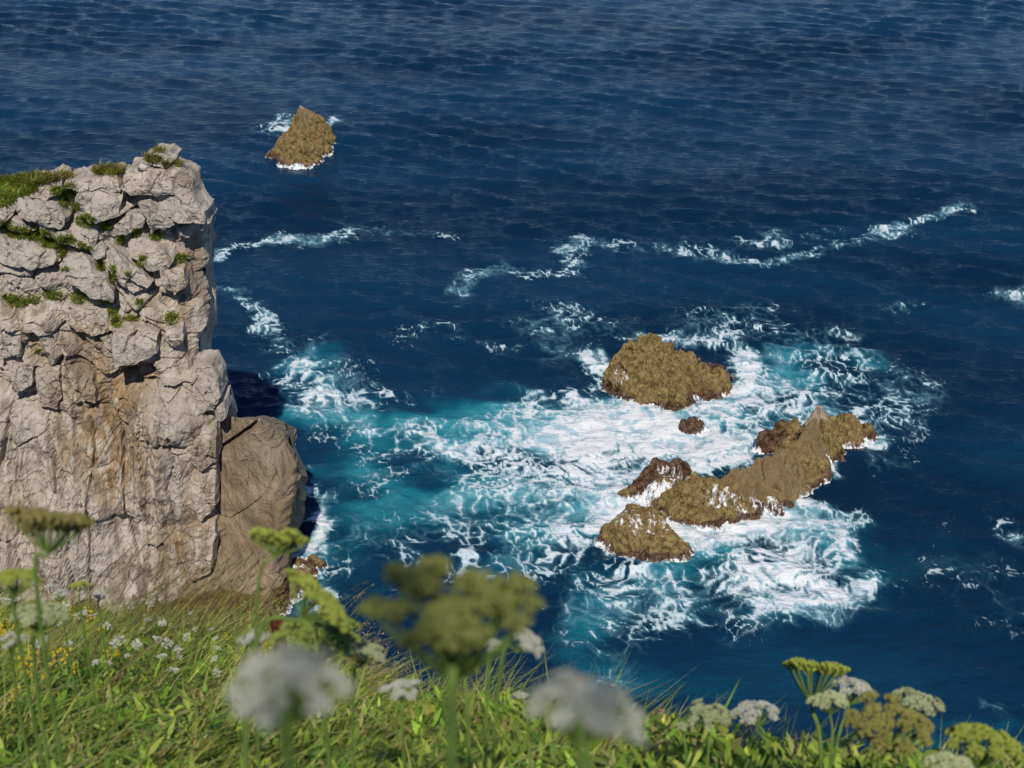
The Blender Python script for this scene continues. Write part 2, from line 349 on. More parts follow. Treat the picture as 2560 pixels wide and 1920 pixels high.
TOP = [(-600,395),(-300,385),(-60,388),(40,385),(100,382),(170,378),(215,372),(255,356),(285,352),(300,338),(345,322),(352,322)]
_e = np.array([on_face(*q, 1.5) for q in EDGE]); _t = np.array([on_face(*q, 1.6 if q[0] > 270 else 2.3) for q in TOP])
_o = np.argsort(_e[:, 2]); EZ, EX = _e[_o, 2], _e[_o, 0]
def edge_x(z): return np.interp(z, EZ, EX)
def top_z(x): return np.interp(x, _t[:, 0], _t[:, 2])
X0 = -42.0
def px_blobs(x, z, lst):
    """soft patches on the face, given where they are seen"""
    r = np.zeros_like(x)
    for (px, py, rx, ry, v) in lst:
        c = on_face(px, py); ax = abs(on_face(px + rx, py)[0] - c[0]); az = abs(on_face(px, py - ry)[2] - on_face(px, py + ry)[2]) / 2
        r = r + v * (1 - sstep(0.4, 1.4, np.hypot((x - c[0]) / ax, (z - c[2]) / az)))
    return r
OCHRE = [(255,880,60,120,1.0),(240,960,55,130,1.0),(190,760,30,110,.7),(70,740,20,60,.7),(120,800,25,60,.6),(300,800,45,35,.9),(420,1180,45,90,.8),(430,1050,35,90,.55),(150,930,50,100,.5),(60,1100,60,120,.3),(330,980,40,140,.5),(380,650,40,60,.4),(415,560,30,50,.4),(420,390,20,30,.4),(360,1180,40,80,.4),(90,400,40,25,.3),(160,360,80,10,.3)]
GREY = [(100,470,160,90,1.0),(250,480,140,70,.9),(370,450,90,70,.9),(100,570,140,80,.9),(230,600,120,80,.9),(280,740,60,50,.9),(50,780,80,90,.6),(370,860,60,60,.6),(380,1000,40,120,.7),(60,960,70,120,.5),(200,1200,90,60,.6),(30,1180,60,90,.4),(460,830,40,60,.6)]
DENT = [(300,815,55,35,-.75),(255,900,45,90,-.55),(240,980,50,90,-.5),(170,880,40,90,-.2),(330,1150,50,60,-.2),(120,640,70,20,-.3),(290,430,26,40,-.9),(325,480,14,60,-.9),(190,770,30,60,-.35),(90,790,20,70,-.2),(60,960,45,80,.35),(380,1000,45,180,.45),(425,950,30,200,.25),(130,1130,60,80,.3),(40,700,60,40,.35),(110,720,20,70,.4),(150,830,22,70,.45),(210,720,40,40,.35)]
def face_detail(x, z, tz):
    """how far the rock stands out of the plane"""
    P = np.stack([x, z, 0 * x], -1); up = sstep(8.6, 11.2, z + 0.9 * noise(P, 0.25, 5) + 0.10 * (x + 14))
    d = 1.1 * fbm(P, 0.13, 3, 1) + 0.28 * fbm(P, 0.6, 3, 2)
    # broken, dipping blocks in the upper third
    a = math.radians(-34); wx = x + 0.35 * noise(P, 0.5, 8); wz = z + 0.35 * noise(P, 0.5, 9)
    u = wx * math.cos(a) + wz * math.sin(a); v = -wx * math.sin(a) + wz * math.cos(a)
    e, h1, h2, h3, ax, az = cells(u * 0.42, v * 0.66, 3)
    blk = 0.60 * (h1 - 0.5) + 0.50 * (h2 - 0.5) * ax + (0.35 * (h3 - 0.5) - 0.45) * az
    blk -= 0.30 * (1 - sstep(0.0, 0.10, e))
    e2, g1, g2, g3, bx, bz = cells(u * 1.15 + 4, v * 1.5, 9)
    blk += 0.17 * (g1 - 0.5) + 0.16 * (g2 - 0.5) * bx - 0.14 * bz - 0.09 * (1 - sstep(0.0, 0.10, e2))
    # draperies and flutes below
    q = np.stack([x * 0.9 + 0.25 * noise(P, 0.4, 12), z * 0.10, 0 * x], -1)
    flu = 0.50 * ridged(q, 0.55, 2, 21) + 0.22 * ridged(q, 1.7, 3, 23)
    e3, k1, k2, k3, cx, cz = cells(wx * 0.45, wz * 0.24, 14)
    flu += 0.42 * (k1 - 0.5) + 0.3 * (k2 - .5) * cx - 0.16 * (1 - sstep(0, 0.05, e3)) + 0.10 * ridged(P * np.array((1, .5, 1)), 1.6, 3, 25)
    e4, l1, l2, l3, dx, dz = cells(wx * 1.3 + 9, wz * 0.7, 19)
    flu += 0.13 * (l1 - 0.5) - 0.06 * (1 - sstep(0, 0.07, e4))
    jt = cells(x * .30 + .25 * noise(P * np.array((1, .3, 1)), .5, 44), z * .055 + .3, 29); jt2 = cells(x * .75 + .2 * noise(P * np.array((1, .3, 1)), .8, 45), z * .12, 30)
    flu += .5 * (jt[1] - .5) - .40 * (1 - sstep(0, .025, jt[0])) + .16 * (jt2[1] - .5) - .14 * (1 - sstep(0, .03, jt2[0]))
    d = d + up * blk + (1 - up) * flu + px_blobs(x, z, DENT)
    d += 0.075 * ridged(P, 2.6, 3, 33) * (0.6 + 0.5 * up)
    return d, up
def build_cliff():
    nu, nf, nc, nb = 430, 400, 26, 40
    u = 1 - (1 - np.linspace(0, 1, nu)) ** 1.25
    tt = np.concatenate([np.linspace(-0.12, 1, nf), np.full(nc, 1.0), np.linspace(1, -0.12, nb)])
    bk = np.concatenate([np.zeros(nf), np.linspace(0, 1, nc + 2)[1:-1], np.ones(nb)])
    U, TT = np.meshgrid(u, tt, indexing='xy'); B = np.meshgrid(u, bk, indexing='xy')[1]
    xn = X0 + (-13.4 - X0) * U
    zt = top_z(xn)
    for _ in range(4):
        z = TT * zt; x = X0 + (edge_x(z) - X0) * U; zt = top_z(x)
    z = TT * zt
    w = np.clip((x - X0) / (edge_x(z) - X0), 0, 1)
    dist = (1 - w) * (edge_x(z) - X0)                                  # metres from the free end
    rnd = np.sqrt(np.clip(1 - (1 - np.clip(dist / 2.2, 0, 1)) ** 2, 0, 1))
    det, up = face_detail(x, z, zt)
    P = np.stack([x, z, B * 3], -1)
    nearrim = sstep(0.86, 1.0, TT)
    yc = FACE_Y + LEAN * z + 1.5
    back = sstep(-14.6, -17.5, x)                                      # the turf slope behind the rim, away from the head
    rim = sstep(zt - 2.0, zt, z) ** 1.3
    yf = yc - rnd * (1.5 + det * (0.35 + 0.65 * np.clip(dist / 2.0, 0, 1)) * (1 - .5 * rim)) + rim * (0.5 + 1.9 * back)
    yb = yc + rnd * (3.2 + 0.16 * (zt - z)) + 0.4 * det + 1.2 * back
    y = yf * (1 - B) + yb * B
    z2 = z - 0.62 * np.clip(y - yf, 0, 9) * (B > 0) * (B < 1) - np.where(B >= 1, 0.62 * np.clip(yb - yf, 0, 9) * np.clip(z / 4, 0, 1), 0) + np.sin(B * PI) * 0.12 * fbm(P, 0.8, 2, 71) + np.where((B > 0) & (B < 1), 0.10 * fbm(np.stack([x, y, 0 * x], -1), 0.9, 3, 72), 0)
    end = (1 - np.clip(dist / 2.2, 0, 1)) * sstep(0, 1.5, z); Q = np.stack([y, z, 0 * x], -1)
    ec = cells(y * .7 + .3 * noise(Q, .7, 3), z * .45 + .3 * noise(Q, .7, 4), 61)
    x = x + end * (0.40 * (ec[1] - .6) - .16 * (1 - sstep(0, .09, ec[0])) + .22 * fbm(Q, .7, 3, 63) + .07 * ridged(Q, 2.4, 2, 64))
    V = np.stack([x, y, z2], -1)
    me = mesh_from("cliff", V, grid_quads(*x.shape), smooth=False); stone_attrs(me, V)
    attr(me, "ochre", px_blobs(x, z, OCHRE).clip(0, 1)); attr(me, "grey", px_blobs(x, z, GREY).clip(0, 1))
    attr(me, "algae", 1 - sstep(0.2, 1.9, z + 0.5 * noise(P, .6, 2))); attr(me, "froth", 0.9 * (1 - sstep(0.0, 0.8, z)))
    o = add("cliff", me, M_CLIFF); tag(o, "pale limestone cliff wall rising from the sea, grass on its top", "cliff", kind="structure")
    return o
CLIFF = build_cliff()

# boulders and slabs wedged in the face, one by one
def cA(l): return [(a * .1953, 328.3 + b * .1953) for a, b in l]
def cB(l): return [(a * .3125, 293.8 + b * .3125) for a, b in l]
def cC(l): return [(a * .3125, 777.6 + b * .3125) for a, b in l]
BLOCKS = [
 (cA([(220,470),(270,440),(560,480),(680,560),(770,680),(750,740),(690,795),(480,740),(250,630)]), 1.05, .3),
 (cA([(-160,520),(100,530),(195,580),(185,650),(20,770),(-160,780)]), .8, .2),
 (cA([(860,460),(900,390),(1150,370),(1370,420),(1350,640),(1200,690),(1020,730),(890,620)]), .9, .2),
 (cA([(270,350),(430,320),(590,250),(700,310),(690,400),(560,470),(300,440)]), .55, .7),
 (cA([(740,310),(960,245),(1140,290),(1150,370),(900,390),(720,380)]), .55, .6),
 (cA([(1170,250),(1310,235),(1370,390),(1280,420),(1160,360)]), .6, .4),
 (cA([(1560,90),(1690,0),(1860,0),(1940,80),(1900,130),(1560,140)]), .7, .3),
 (cA([(1370,340),(1430,160),(1560,140),(1900,130),(2060,180),(2160,280),(2170,440),(1900,400),(1700,420),(1580,400),(1500,420)]), 1.15, .25),
 (cA([(1700,470),(1900,420),(2170,400),(2200,470),(2330,590),(2300,690),(2010,700),(1790,590)]), 1.35, .1),
 (cA([(1580,490),(1700,470),(1790,600),(2010,700),(2080,690),(1900,780),(1690,870),(1650,700)]), .95, -.3),
 (cA([(2170,700),(2290,670),(2340,740),(2280,790),(2180,800)]), .8, .1),
 (cA([(1440,960),(1600,930),(1700,960),(1830,1050),(1940,1160),(1870,1260),(1700,1260),(1600,1200),(1470,1100)]), .62, .35),
 (cA([(910,830),(1000,800),(1110,800),(1110,950),(1060,1030),(890,950)]), .65, .2),
 (cA([(1030,1050),(1110,980),(1200,1060),(1190,1110),(1080,1140)]), .6, 0),
 (cA([(-120,840),(80,900),(130,960),(300,980),(440,1000),(510,1040),(590,1060),(650,1130),(640,1190),(560,1220),(380,1230),(200,1180),(-120,1090)]), .85, .35),
 (cA([(760,1100),(930,1100),(1020,1170),(1100,1300),(1210,1350),(1280,1480),(1270,1590),(1050,1530),(880,1420),(760,1300),(700,1200)]), .85, .3),
 (cA([(1130,1150),(1230,1020),(1340,1080),(1480,1180),(1600,1290),(1700,1400),(1640,1470),(1500,1520),(1400,1420),(1300,1330)]), .7, .25),
 (cA([(440,780),(510,750),(600,830),(650,950),(480,850)]), .45, .1),
 (cA([(630,880),(690,845),(800,860),(820,920),(680,960)]), .45, .1),
 (cA([(60,750),(190,680),(290,760),(420,840),(290,900),(100,820)]), .4, .2),
 (cA([(1310,760),(1400,660),(1540,640),(1610,700),(1600,800),(1440,850),(1350,860)]), .6, .1),
 (cA([(1990,800),(2080,790),(2100,920),(2020,940)]), .5, .1),
 (cA([(1740,1180),(1880,1260),(1960,1270),(2020,1380),(1960,1520),(1840,1440)]), .5, .1),
 (cA([(270,1200),(340,1190),(400,1260),(320,1290),(280,1260)]), .4, .1),
 (cA([(0,1350),(180,1370),(330,1560),(200,1600),(0,1520)]), .6, .2),
 (cB([(800,1290),(1000,1270),(1110,1330),(1100,1460),(960,1510),(830,1550),(800,1440)]), 1.2, .1),
 (cB([(0,1110),(120,1180),(165,1350),(150,1500),(0,1540)]), .5, .1),
 (cB([(1200,910),(1270,900),(1300,1010),(1220,1080),(1190,1000)]), .45, 0),
 (cB([(480,1160),(600,1150),(760,1210),(750,1290),(560,1330),(470,1250)]), .5, .15),
 (cB([(1190,1270),(1270,1290),(1280,1400),(1200,1440),(1150,1380)]), .45, 0),
 (cC([(1340,20),(1470,10),(1520,80),(1540,230),(1490,330),(1400,350),(1340,200)]), .75, .05),
 (cC([(1510,290),(1560,270),(1575,360),(1530,395),(1490,350)]), .6, 0),
 (cC([(570,90),(640,110),(680,190),(660,290),(570,240)]), .5, .1),
 (cC([(250,60),(420,40),(440,200),(400,330),(290,300)]), .45, .1),
 (cC([(80,30),(240,20),(230,150),(100,230)]), .5, .1),
 (cC([(1270,470),(1500,440),(1505,690),(1400,740),(1290,650)]), .4, .05),
 (cC([(1330,760),(1490,730),(1500,1000),(1400,1100),(1300,960)]), .4, .05),
 (cC([(1290,1150),(1490,1130),(1490,1280),(1460,1450),(1330,1500),(1270,1350)]), .5, .05),
 (cC([(900,380),(1040,280),(1060,480),(1000,600),(900,560)]), .4, .1),
]
def block(poly, out, tilt, seed):
    c = np.mean(poly, 0); W = np.array([on_face(a, b) for a, b in poly]); cw = W.mean(0)
    loc = np.stack([W[:, 0] - cw[0], W[:, 2] - cw[2]], 1)
    # even outline by angle
    L = np.concatenate([loc, loc[:1]]); seg = np.hypot(*np.diff(L, axis=0).T); cum = np.concatenate([[0], np.cumsum(seg)])
    n = 96; s = np.linspace(0, cum[-1], n, endpoint=False)
    ox = np.interp(s, cum, L[:, 0]); oz = np.interp(s, cum, L[:, 1])
    rr = np.concatenate([np.linspace(0, 0.82, 17), np.linspace(0.86, 1.0, 7), np.full(5, 1.0)])
    dep = np.concatenate([np.zeros(24), np.linspace(0.25, 1.6, 5)])
    Rr, _ = np.meshgrid(rr, s, indexing='ij'); X = Rr * ox; Z = Rr * oz
    rng = np.random.default_rng(seed); size = math.sqrt(np.ptp(loc[:, 0]) * np.ptp(loc[:, 1]))
    h = out * (1 - np.clip(Rr, 0, 1) ** 18 * 0.22)
    for k in range(8):                                           # flat facets
        a = rng.random() * 2 * PI; h = np.minimum(h, out * (1.12 - 0.10 * rng.random()) - (0.3 + 0.6 * rng.random()) * out / size * 1.6 * (X * math.cos(a) + Z * math.sin(a) - (0.05 + .2 * rng.random()) * size))
    h = np.maximum(h, 0.12 * out) - dep[:, None]
    h = h - tilt * Z * 0.55
    wx, wz = cw[0] + X, cw[2] + Z
    y = FACE_Y + LEAN * wz - h
    V = np.stack([wx, y, wz], -1)
    nz = 0.08 * size ** 0.5 * fbm(V, 0.9, 3, seed) + 0.045 * ridged(V, 3.0, 3, seed + 5)
    e, h1, h2, h3, ax, az = cells(wx * 0.75 + seed, wz * 0.9 + wx * 0.4, seed)
    nz = nz - 0.10 * (1 - sstep(0, .05, e)) + 0.20 * (h1 - .5) + .30 * (h2 - .5) * ax + .30 * (h3 - .5) * az
    e, h1, h2, h3, ax, az = cells(wx * 2.1 + seed, wz * 2.3 - wx * .6, seed + 3); nz = nz + .07 * (h1 - .5) + .14 * (h2 - .5) * ax + .14 * (h3 - .5) * az - .03 * (1 - sstep(0, .07, e))
    V[..., 1] -= nz; V[..., 0] += 0.12 * fbm(V, 1.6, 2, seed + 9); V[..., 2] += 0.12 * fbm(V, 1.6, 2, seed + 11)
    me = mesh_from("boulder", V, grid_quads(len(rr), n, wrap=True), smooth=False); stone_attrs(me, V)
    x, z = V[..., 0], V[..., 2]
    attr(me, "ochre", px_blobs(x, z, OCHRE).clip(0, 1) * .7); attr(me, "grey", (0.10 + .85 * px_blobs(x, z, GREY)).clip(0, 1)); attr(me, "algae", 0 * x); attr(me, "froth", 0 * x)
    return add("boulder", me, M_CLIFF, CLIFF)
for i, (poly, out, tilt) in enumerate(BLOCKS): block(poly, out * .78, tilt, 100 + i)

# ------------------------------------------------------------------ brown buttress at the foot of the cliff
def build_buttress():
    # silhouette corners seen; they stand on the plane y = 56.5 - 0.35 (x + 14)
    def hit(px, py, off=0.0):
        d = ray(px, py); k = -0.45; y0 = 53.7 + off                    # y = y0 + k (x + 13.5)
        t = (y0 + k * 13.5) / (d[1] - k * d[0]); return EYE + d * t
    out = [(470,912),(500,908),(540,914),(575,935),(608,950),(616,985),(632,1005),(638,1040),(634,1090),(626,1150),(618,1185),(640,1215),(600,1265),(540,1290),(470,1312)]
    W = np.array([hit(*q, .9 if i < 4 else 2.0) for i, q in enumerate(out)]); o = np.argsort(W[:, 2]); ez, ex = W[o, 2], W[o, 0]
    ztop = lambda x: np.interp(x, [-19, W[0, 0], W[1, 0], W[2, 0], W[3, 0], W[4, 0], W[5,0]], [W[0, 2] + .1, W[0, 2], W[1, 2], W[2, 2], W[3, 2], W[4, 2], W[5,2]])
    right = np.array([hit(*q, 2.1) for q in [(608,950),(616,985),(632,1005),(638,1040),(634,1090),(626,1150),(622,1185),(622,1230)]])
    rz = right[::-1, 2]; rx = right[::-1, 0]
    nu, nf, nc, nb = 170, 200, 16, 30
    u = np.linspace(0, 1, nu); tt = np.concatenate([np.linspace(-0.2, 1, nf), np.full(nc, 1.0), np.linspace(1, -0.2, nb)])
    bk = np.concatenate([np.zeros(nf), np.linspace(0, 1, nc + 2)[1:-1], np.ones(nb)])
    U, TT = np.meshgrid(u, tt, indexing='xy'); B = np.meshgrid(u, bk, indexing='xy')[1]
    x0 = -18.5; z = TT * 8.0
    for _ in range(4):
        xe = np.interp(z, rz, rx); x = x0 + (xe - x0) * U; z = TT * ztop(x)
    dist = (1 - U) * (xe - x0); rnd = np.sqrt(np.clip(1 - (1 - np.clip(dist / 0.9, 0, 1)) ** 2, 0, 1))
    P = np.stack([x, z, B * 3], -1)
    foot = 1 - sstep(-0.5, 3.4, z)
    yp = 53.7 - 0.45 * (x + 13.5) + 0.16 * z - 2.6 * foot
    a = math.radians(38); wx = x + .3 * noise(P, .5, 4); v = -wx * math.sin(a) + z * math.cos(a); uu = wx * math.cos(a) + z * math.sin(a)
    e, h1, h2, h3, ax, az = cells(uu * 0.20 + 0.4, v * 0.26 + .2, 43); e2, g1, g2, g3, bx, bz = cells(uu * .7, v * .8, 47)
    det = 0.7 * (h1 - .5) + .3 * (h2 - .5) * ax - .14 * (1 - sstep(0, .04, e)) + .06 * (g1 - .5) - .03 * (1 - sstep(0, .04, e2)) + .35 * fbm(P, .3, 3, 51) + .06 * ridged(P * np.array((1.3, .6, 1)), 1.5, 4, 53)
    # one long crack across the top corner
    A, Bq = hit(476, 990), hit(575, 930); dd = np.abs((Bq[2] - A[2]) * (x - A[0]) - (Bq[0] - A[0]) * (z - A[2])) / np.hypot(Bq[0] - A[0], Bq[2] - A[2])
    det -= 0.45 * (1 - sstep(.04, .16, dd)) * (x < Bq[0]) * (B == 0)
    th = 3.0; yc = yp + th * .7;     yf = yc - rnd * (th * .7 + det); yb = yc + rnd * (th + 1.0) + .3 * det
    y = yf * (1 - B) + yb * B
    Q = np.stack([y, z, 0 * x], -1); ec = cells(y * .8 + .3 * noise(Q, .7, 3), z * .5, 67); end = 1 - np.clip(dist / 1.8, 0, 1)
    x = x + end * (.35 * (ec[1] - .6) - .12 * (1 - sstep(0, .08, ec[0])) + .25 * fbm(Q, .7, 3, 68) + .08 * ridged(Q, 2.2, 2, 69))
    V = np.stack([x, y, z - 0.6 * np.clip(y - yf, 0, 9) * (B > 0) * np.clip(z / 3, 0, 1) + np.where((B > 0) & (B < 1), .12 * fbm(P, .9, 2, 5), 0)], -1)
    me = mesh_from("cliff_buttress", V, grid_quads(*x.shape), smooth=False); stone_attrs(me, V)
    attr(me, "ochre", np.full(x.shape, .55)); attr(me, "grey", 0.25 * sstep(5, 8, z) + 0 * x)
    attr(me, "algae", 1 - sstep(0.6, 2.4, z + .6 * noise(P, .5, 2))); attr(me, "froth", 1.0 * (1 - sstep(-.1, 1.0, z + .5 * noise(P, .8, 8))))
    # the same limestone, stained brown
    o = add("cliff_buttress", me, M_BROWN); tag(o, "smooth brown rock buttress leaning on the foot of the pale cliff", "rock")
def brown_material():
    m = NT("brown_limestone"); p = m.pos(); al = m.at("algae"); ft = m.at("froth"); gr = m.at("grey")
    n1 = m.at("slow"); n2 = m.noise(p, 2.4, 4, 0.65); n3 = m.at("streak"); n5 = m.noise(p, 8, 3, .7)
    c = m.mix(m.range(n1, 0.35, 0.65), (0.205, 0.145, 0.085), (0.275, 0.205, 0.135))
    c = m.mix(m.range(n3, 0.52, 0.7, 0, .6), c, (0.165, 0.115, 0.075))
    c = m.mix(m.math('MULTIPLY', gr, .8), c, (0.36, 0.31, 0.255))
    c = m.mix(m.range(n5, 0.55, 0.70, 0, .6), c, (0.10, 0.075, 0.055))
    vein = m.at("crack")
    c = m.mix(m.range(m.math('ADD', vein, m.math('MULTIPLY', m.math('SUBTRACT', n5, 0.5), 0.05)), 0.0, 0.03, 0.75, 0.0), c, (0.07, 0.05, 0.04))
    ca = m.mix(m.range(n2, 0.4, 0.6), (0.060, 0.036, 0.014), (0.15, 0.092, 0.034))
    alm = m.range(m.math('ADD', al, m.math('MULTIPLY', m.math('SUBTRACT', n2, 0.5), 0.9)), 0.45, 0.6)
    c = m.mix(alm, c, ca)
    frm = m.range(m.math('ADD', ft, m.math('MULTIPLY', m.math('SUBTRACT', n2, 0.5), 1.6)), 0.55, 0.85)
    c = m.mix(frm, c, (0.78, 0.80, 0.82))
    h = m.math('ADD', m.math('MULTIPLY', n2, 0.5), m.math('MULTIPLY', n5, 0.3))
    m.done(m.principled(c, 0.85, m.bump(h, 0.8, 0.14), 0.25)); return m.m
M_BROWN = brown_material()
build_buttress()

# ------------------------------------------------------------------ rocks standing in the sea
def sea_rock_material():
    m = NT("algae_covered_rock"); p = m.pos(); al = m.at("red"); ft = m.at("froth"); ba = m.at("bare"); pk = m.at("peak")
    n1 = m.noise(p, 1.1, 3, 0.6); n2 = m.noise(p, 3.6, 4, 0.7); n4 = m.noise(p, 11.0, 3, 0.7)
    c = m.mix(m.range(n2, 0.34, 0.66), (0.115, 0.072, 0.023), (0.285, 0.20, 0.080))
    c = m.mix(m.range(n1, 0.5, 0.68, 0, 0.6), c, (0.185, 0.145, 0.040))
    c = m.mix(m.range(n4, 0.53, 0.68, 0, 0.45), c, (0.055, 0.036, 0.015))
    rd = m.range(m.math('ADD', al, m.math('MULTIPLY', m.math('SUBTRACT', n1, 0.5), 0.9)), 0.40, 0.75)
    c = m.mix(rd, c, m.mix(m.range(n2, .35, .65), (0.040, 0.020, 0.011), (0.13, 0.070, 0.036)))
    bm = m.range(m.math('ADD', ba, m.math('MULTIPLY', m.math('SUBTRACT', n1, 0.5), 0.7)), 0.40, 0.7)
    c = m.mix(bm, c, m.mix(n2, (0.140, 0.092, 0.040), (0.235, 0.165, 0.082)))
    pm = m.range(m.math('ADD', pk, m.math('MULTIPLY', m.math('SUBTRACT', n1, 0.5), 0.6)), 0.42, 0.58)
    c = m.mix(pm, c, m.mix(n2, (0.26, 0.185, 0.125), (0.38, 0.29, 0.22)))
    fl = m.noise(m.scaled(p, (4.6, 4.6, 0.6)), 1.0, 3, 0.7)
    frm = m.range(m.math('ADD', ft, m.math('MULTIPLY', m.math('SUBTRACT', fl, 0.5), 1.5)), 0.50, 0.78)
    c = m.mix(frm, c, (0.78, 0.80, 0.82))
    h = m.math('ADD', m.math('MULTIPLY', n2, 0.6), m.math('MULTIPLY', n4, 0.3))
    m.done(m.principled(c, m.range(rd, 0, 1, 0.75, 0.36), m.bump(h, m.range(m.math('MAXIMUM', bm, pm), 0, 1, 0.9, 0.8), 0.11), 0.35)); return m.m
M_SEAROCK = sea_rock_material()

def sea_rock(name, label, chains, x_px, pits=0.22, step=0.07, seed=0, red=None, froth=None, bare=(), peak=(), prof=2.2, cat="rock", blocky=0.2, floor=-0.7, crag=.15):
    """chains: crest lines [(px, py, height, front radius, back radius)] ; every crest point is a real place above the water"""
    segs = []
    for ch in chains:
        pts = []
        for (a, b, zc, rf, rb) in ch:
            q = on_z(a, b, zc); pts.append((q[0], q[1], zc, rf, rb))
        if len(pts) == 1: pts.append(tuple(np.array(pts[0]) + np.array((.02, 0, 0, 0, 0))))
        segs += list(zip(pts[:-1], pts[1:]))
    allp = np.array([p for s in segs for p in s]); mr = allp[:, 3:].max() * 1.35 + 0.5
    xs = np.arange(allp[:, 0].min() - mr, allp[:, 0].max() + mr, step); ys = np.arange(allp[:, 1].min() - mr, allp[:, 1].max() + mr, step)
    Y, X = np.meshgrid(ys, xs, indexing='ij'); P = np.stack([X, Y, 0 * X], -1)
    wx = X + 0.30 * fbm(P, 0.55, 3, seed + 1); wy = Y + 0.30 * fbm(P, 0.55, 3, seed + 2)
    Hh = np.full(X.shape, -5.0)
    for a, b in segs:
        a = np.array(a); b = np.array(b); e = b[:2] - a[:2]
        t = np.clip(((wx - a[0]) * e[0] + (wy - a[1]) * e[1]) / max(e @ e, 1e-6), 0, 1)
        q = a[None, None] + t[..., None] * (b - a); dx = wx - q[..., 0]; dy = wy - q[..., 1]
        d = np.hypot(dx, dy); front = 0.5 - 0.5 * np.clip(dy / (d + 1e-6), -1, 1)
        rad = q[..., 4] + (q[..., 3] - q[..., 4]) * sstep(0.1, 0.9, front)
        k = d / rad; hh = (q[..., 2] + 0.5) * (1 - k ** prof) - 0.5
        hh = np.where(k > 1, -0.5 - (k - 1) * rad * 1.8, hh)
        mx = np.maximum(Hh, hh); Hh = mx + 0.14 * np.exp(-np.abs(Hh - hh) / 0.25)
    e, h1, h2, h3, ax, ay = cells(wx * 0.55, wy * 0.75 + wx * .25, seed + 7)
    Hh += blocky * ((h1 - .5) * 1.4 + (h2 - .5) * ax * 1.5 + (h3 - .5) * ay * 1.5 - 0.5 * (1 - sstep(0, .08, e))) * sstep(-.8, .6, Hh)
    e, h1, h2, h3, ax, ay = cells(wx * 1.5 + 2, wy * 1.9 - wx * .5, seed + 9)
    Hh += blocky * .22 * ((h1 - .5) * 1.4 + (h2 - .5) * ax * 2 + (h3 - .5) * ay * 2 - 0.4 * (1 - sstep(0, .10, e))) * sstep(-.8, .6, Hh)
    Hh += crag * (ridged(np.stack([wx, wy * 1.3 - wx * .4, 0 * X], -1), .8, 4, seed + 29) - .6) * sstep(-.6, .8, Hh)
    V = np.stack([X, Y, Hh], -1); N = grid_normals(V); N[N[..., 2] < 0] *= -1
    def spots(lst):
        r = np.zeros(X.shape)
        for (a, b, zc, rx, ry, v) in lst:
            c = on_z(a, b, zc); r = np.maximum(r, v * (1 - sstep(.5, 1.3, np.hypot((X - c[0]) / rx, (Y - c[1]) / ry))))
        return r
    bm = spots(bare); pm = spots(peak); smooth = np.clip(np.maximum(bm, pm), 0, 1)
    f1 = ridged(V, 1.3, 3, seed + 11); f2 = fbm(V, 3.2, 3, seed + 13)
    amp = pits * (1 - 0.6 * smooth)
    V = V + N * (amp * (0.60 * f1 + 0.36 * f2) + pits * 0.6 * fbm(V, 0.8, 2, seed + 15))[..., None]
    pit = sstep(.08, .40, noise(V, 1.7, seed + 19)) + .35 * sstep(.12, .42, noise(V, 3.6, seed + 20)); V = V - N * (pits * .95 * pit * (1 - .85 * smooth))[..., None]
    z = V[..., 2]; keep = (z > floor - .3)
    q = grid_quads(*X.shape); kf = keep.ravel()[q].any(1); q = q[kf]
    used = np.unique(q); mp = np.full(X.size, -1); mp[used] = np.arange(len(used))
    base = V.reshape(-1, 3)[used]; org = np.array((base[:, 0].mean(), base[:, 1].mean(), 0))
    me = mesh_from(name, base - org, mp[q], smooth=False)
    rd = (1 - sstep(0.0, 0.9, z + 0.4 * noise(V, .7, 5))) if red is None else red(X, Y, z)
    rd = np.maximum(rd, spots(RED.get(name + str(seed), [])))
    fr = .92 * (1 - sstep(-.2, 0.62, z + 0.35 * noise(V, .9, 6)))
    if froth: fr = np.maximum(fr, spots(froth))
    for nm, a in (("red", rd), ("froth", fr), ("bare", bm), ("peak", pm)): attr(me, nm, a.reshape(-1)[used])
    o = add(name, me, M_SEAROCK, loc=org); tag(o, label, cat, "rocks standing in the sea")
    return o
RED = {"sea_rock3": [(1440,1020,.8,2.0,1.4,.75),(1390,1045,.6,1.5,1.2,.75),(1560,1010,1.2,2.4,1.3,.6),(1660,935,1.2,1.6,1.0,.7)],
       "sea_rock2": [(1545,790,.8,1.8,1.6,.9),(1480,855,.2,2.5,.7,.5)], "sea_rock4": [(1490,912,.3,2,2,.8)]}
# the far stack
sea_rock("sea_rock", "lone jagged rock stack with a pale pointed tip, far out on open water",
   [[(655,228,3.6,2.3,1.2),(664,243,3.1,2.8,1.2),(652,264,2.6,2.8,1.6),(625,292,1.5,2.3,1.3),(597,314,.7,1.5,1.0)], [(655,250,3.0,1.8,1.2),(690,262,2.0,1.6,1.0),(683,292,1.3,2.0,1.2)], [(645,300,1.9,2.4,1.6),(640,318,1.0,1.8,1)]],
   0, pits=.24, step=.08, seed=1, peak=[(655,230,3.5,.5,.5,.8)], bare=[(660,255,2.9,.7,1.6,.6)], prof=1.5, blocky=.45, crag=.3)
